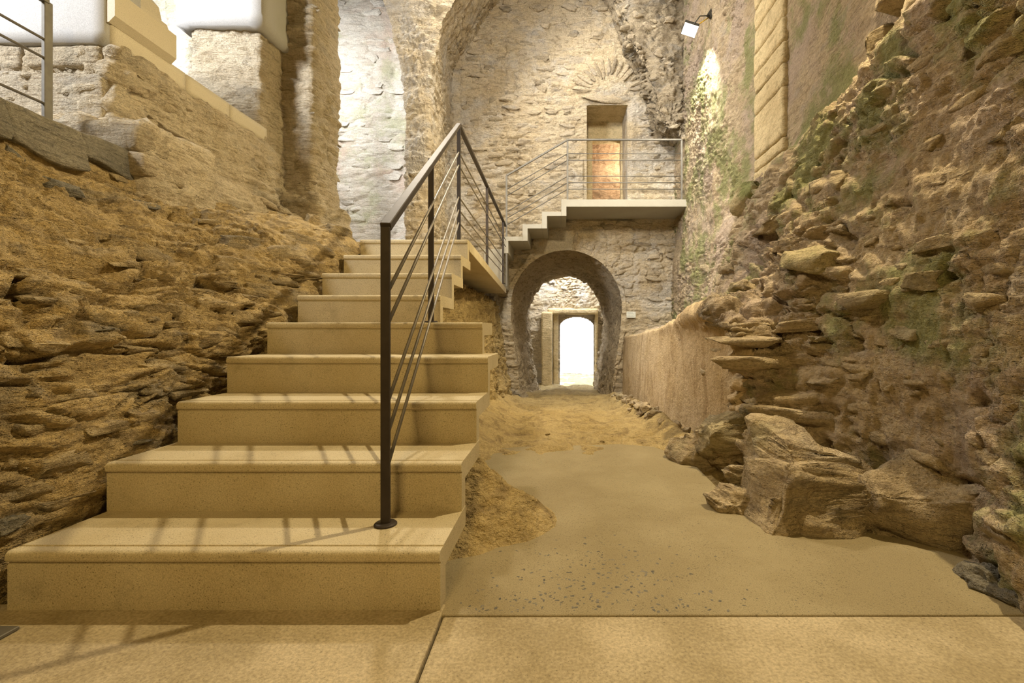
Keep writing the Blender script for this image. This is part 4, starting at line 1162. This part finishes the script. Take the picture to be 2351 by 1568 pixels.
while z < 6.8:
    h = random.uniform(0.09, 0.19); x = -1.95 + random.uniform(0, .2)
    while x < 2.0:
        w = random.uniform(0.16, 0.46)
        cxx, czz = x + w / 2, z + h / 2 + random.uniform(-.03, .03)
        ok = True
        tz = czz - TZ
        if abs(cxx - TX) < 1.5 and czz < TZ + TR + 0.45 and math.hypot(cxx - TX, max(tz, 0)) < TR + 0.42 + w / 2: ok = False
        if DX0 - .08 - w / 2 < cxx < DX1 + .08 + w / 2 and DZ0 - .1 < czz < DZ1 + .12: ok = False
        if math.hypot(cxx - fc[0], czz - fc[2]) < 0.85 and czz > fc[2] - 0.1: ok = False
        if LAND_Z < czz < PZ and cxx < -0.9 and random.random() < 0.5: ok = False
        if ok: picks.append((cxx, czz, w * 0.94, h * 0.9))
        x += w + random.uniform(0.0, 0.05)
    z += h
random.shuffle(picks)
for X, Z, w, h in picks[:255]:
    back_stone(X, Z, w, h, random.uniform(-.09, .09), out=random.uniform(0.10, 0.36))
# lintel stone over the doorway
back_stone((DX0 + DX1) / 2, DZ1 + 0.11, 0.95, 0.2, 0.02, out=0.3, name='lintel_stone')
# rubble of the broken haunch
for k in range(70):
    i = random.randrange(3, 157); j = random.randrange(24, 59)
    p = PH[i, j]; s = random.uniform(.08, .24)
    stone(vault, tuple(p), (s, s * .6, s * random.uniform(.35, .6)), (random.uniform(-.6, .6), random.uniform(-.9, .9), random.uniform(-.5, .5)), 'stone_back', name='rubble_stone')

# stones of the parapet's long side, in thin sloping courses
z = 1.72
while z < 2.56:
    h = random.uniform(0.05, 0.12); y = 3.12 + random.uniform(0, .2)
    xf = float(np.interp(z, [1.7, 1.95, 2.02, 2.6], [-2.66, -2.68, -2.86, -2.86]))
    while y < 4.5:
        w = random.uniform(0.18, 0.55)
        if random.random() < 0.62:
            stone(parapet, (xf - 0.035, y + w / 2, z + h / 2), (random.uniform(.12, .19), w * 0.95, h * 0.92), (random.uniform(-.05, .05), random.uniform(-.1, .1), random.uniform(-.06, .06)), 'stone_pillar')
        y += w + 0.02
    z += h
# its daylit end: a pitted course over one large smooth block and a broken ledge
for x0, x1, z0, z1 in ((-4.1, -3.42, 2.46, 2.61), (-3.40, -2.92, 2.47, 2.61), (-4.3, -3.62, 2.10, 2.44), (-3.60, -2.90, 2.12, 2.45)):
    rough_box('block', (x0, 2.985, z0), (x1, 3.3, z1), 'stone_pillar', parapet, 0.02, 0.03, lambda P: 0.02 * fbm(P * 3, 4, 14, 0.6) + 0.008 * strata(P, 15))
for x0, x1, z0, z1 in ((-3.5, -3.0, 1.92, 2.09), (-3.0, -2.56, 1.90, 2.08), (-2.85, -2.52, 1.74, 1.90)):
    rough_box('block', (x0, 2.86, z0), (x1, 3.2, z1), 'stone_pillar', parapet, 0.02, 0.04, lambda P: 0.035 * fbm(P * 3, 4, 16, 0.6) + 0.01 * strata(P, 17))
# thin courses on the tall pillar: front and right-hand faces
z = 1.5
while z < 5.2:
    h = random.uniform(0.035, 0.10)
    for face in (0, 1):
        a = 0.0; L = 0.34 if face == 0 else 0.56
        while a < L:
            w = random.uniform(0.12, 0.34)
            if random.random() < 0.5:
                if face == 0: stone(p2, (-2.95 + min(a + w / 2, L - .08), 4.94, z + h / 2), (w, .055, h * .95), (random.uniform(-.05, .05), random.uniform(-.05, .05), 0), 'stone_pillar')
                else: stone(p2, (-2.622, 4.98 + min(a + w / 2, L - .1), z + h / 2), (.045, w, h * .95), (random.uniform(-.05, .05), random.uniform(-.05, .05), 0), 'stone_pillar')
            a += w
    z += h * 1.15
# coursed stones of the daylit hall wall seen through the side arch
z = 1.6
while z < 6.7:
    h = random.uniform(0.10, 0.24); x = -4.4 + random.uniform(0, .2)
    while x < -2.5:
        w = random.uniform(0.2, 0.6)
        if random.random() < 0.55:
            stone(bpy.data.objects['wall_hall'], (x + w / 2, 8.60, z + h / 2), (w * .95, .07, h * .9), (random.uniform(-.05, .05), random.uniform(-.04, .04), 0), 'stone_hall')
        x += w + .02
    z += h
